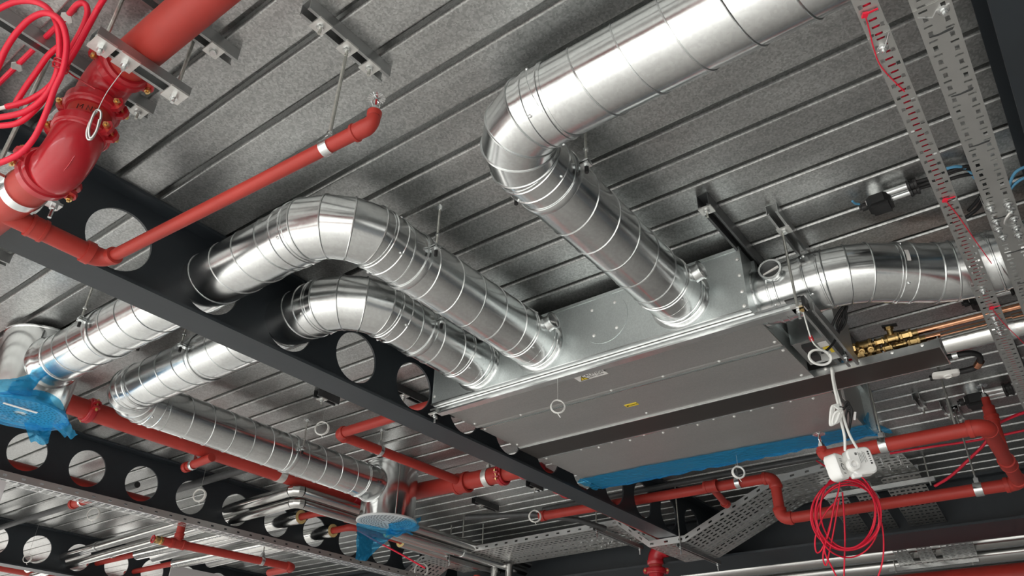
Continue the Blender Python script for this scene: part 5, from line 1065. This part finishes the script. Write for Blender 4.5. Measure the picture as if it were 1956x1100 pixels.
# ================================================================ BLUE FILM ON THE DIFFUSERS
def crumple(name, t, f, nu, nv, amp, seed):
    """film sheet from f(u,v) with folds of the given depth"""
    rnd = random.Random(seed); ph = [(rnd.uniform(2, 9), rnd.uniform(2, 9), rnd.uniform(0, 6)) for _ in range(5)]; P = []
    for i in range(nu+1):
        for j in range(nv+1):
            u, v = i/nu, j/nv; p = V(f(u, v)); du = V(f(u+.01, v))-p; dv = V(f(u, v+.01))-p; n = du.cross(dv); n = n.normalized() if n.length > 1e-12 else V((0,0,1))
            w = sum(math.sin(a*u*2+b*v*2+c) for a, b, c in ph)/5 + .35*rnd.uniform(-1, 1); P.append(p + n*amp*w)
    return MB().add(P, [(i*(nv+1)+j, (i+1)*(nv+1)+j, (i+1)*(nv+1)+j+1, i*(nv+1)+j+1) for i in range(nu) for j in range(nv)]).build(name, 'blue_film', t, 60)
# left drum: face fully covered, skirt gathered up behind, two torn tails hanging
cx, cy, zb = 1.25, 3.79, 1.315
t = thing('protective_film', 'bright blue crumpled film wrapped round the face of the left diffuser drum', 'film', (cx, cy, zb), 'blue films on the diffusers')
def face(u, v): r = .203*math.sqrt(.02+.98*v); a = 2*PI*u; return (cx + r*math.cos(a), cy + r*math.sin(a), zb-.005-.004*v)
crumple('face_film', t, face, 72, 10, .0030, 1)
def skirt(u, v): a = 2*PI*u; r = .203 - .010*v + .012*math.sin(5*a+1)*v; return (cx + r*math.cos(a), cy + r*math.sin(a), zb - .009 + (.040 + .028*math.sin(3*a))*v)
crumple('skirt', t, skirt, 96, 5, .006, 2)
def flap(u, v): return (1.03 + .17*u + .02*v, 3.625 + .02*math.sin(5*u), 1.320 + v*(.04 + .09*u))
crumple('flap', t, flap, 16, 10, .012, 3)
def tail1(u, v): w = .055*(1-.5*v); return (1.372 + .028*v + (u-.5)*2*w, 3.905 - .05*u - .01*v, 1.316 - .085*v + .008*math.sin(7*u))
crumple('tail', t, tail1, 12, 16, .010, 4)
def tail2(u, v): w = .040*(1-.3*v); return (1.415 + .075*v + (u-.5)*w, 3.775 - (u-.5)*2*w, 1.320 - .052*v + .010*math.sin(8*u))
crumple('tail', t, tail2, 10, 10, .009, 5)
MB().obox((1.213, 3.697, zb-.0125), V((.0715, -.004, 0)), V((.0012, .0085, 0)), V((0, 0, .0012))).build('tape_strip', 'label_white', t)
# middle drum: film peeled off half the face
cx2, cy2, zb2 = 3.50, 3.70, 1.305
t = thing('protective_film', 'blue film half peeled off the middle diffuser, one long tail hanging', 'film', (cx2, cy2, zb2), 'blue films on the diffusers')
def face2(u, v):
    a = -1.75 + 2.5*u; r = .200*v; b = -.5; return (cx2 + .02 + r*math.cos(a), cy2 + r*math.sin(a), zb2 - .006 - .010*v)
crumple('face_film', t, face2, 30, 10, .004, 6)
def long_tail(u, v):
    w = .150*max(0, 1-v)**1.3 + .040; c = 3.565 - .135*v**.8; return (c + (u-.5)*2*w, 3.835 - .02*u, zb2 - .008 - .225*v + .02*u*(1-v))
crumple('long_tail', t, long_tail, 14, 26, .012, 7)
def ear(u, v): return (3.64 + .15*v + .02*u, 3.72 - .03*u, 1.300 + .075*u*(.3+v) + .015*v)
crumple('ear', t, ear, 12, 12, .014, 8)
def frill(u, v): return (3.60 + .15*u, 3.80 - .10*u, 1.298 - .04*v*(1.2-u) + .010*math.sin(11*u))
crumple('frill', t, frill, 18, 8, .012, 9)
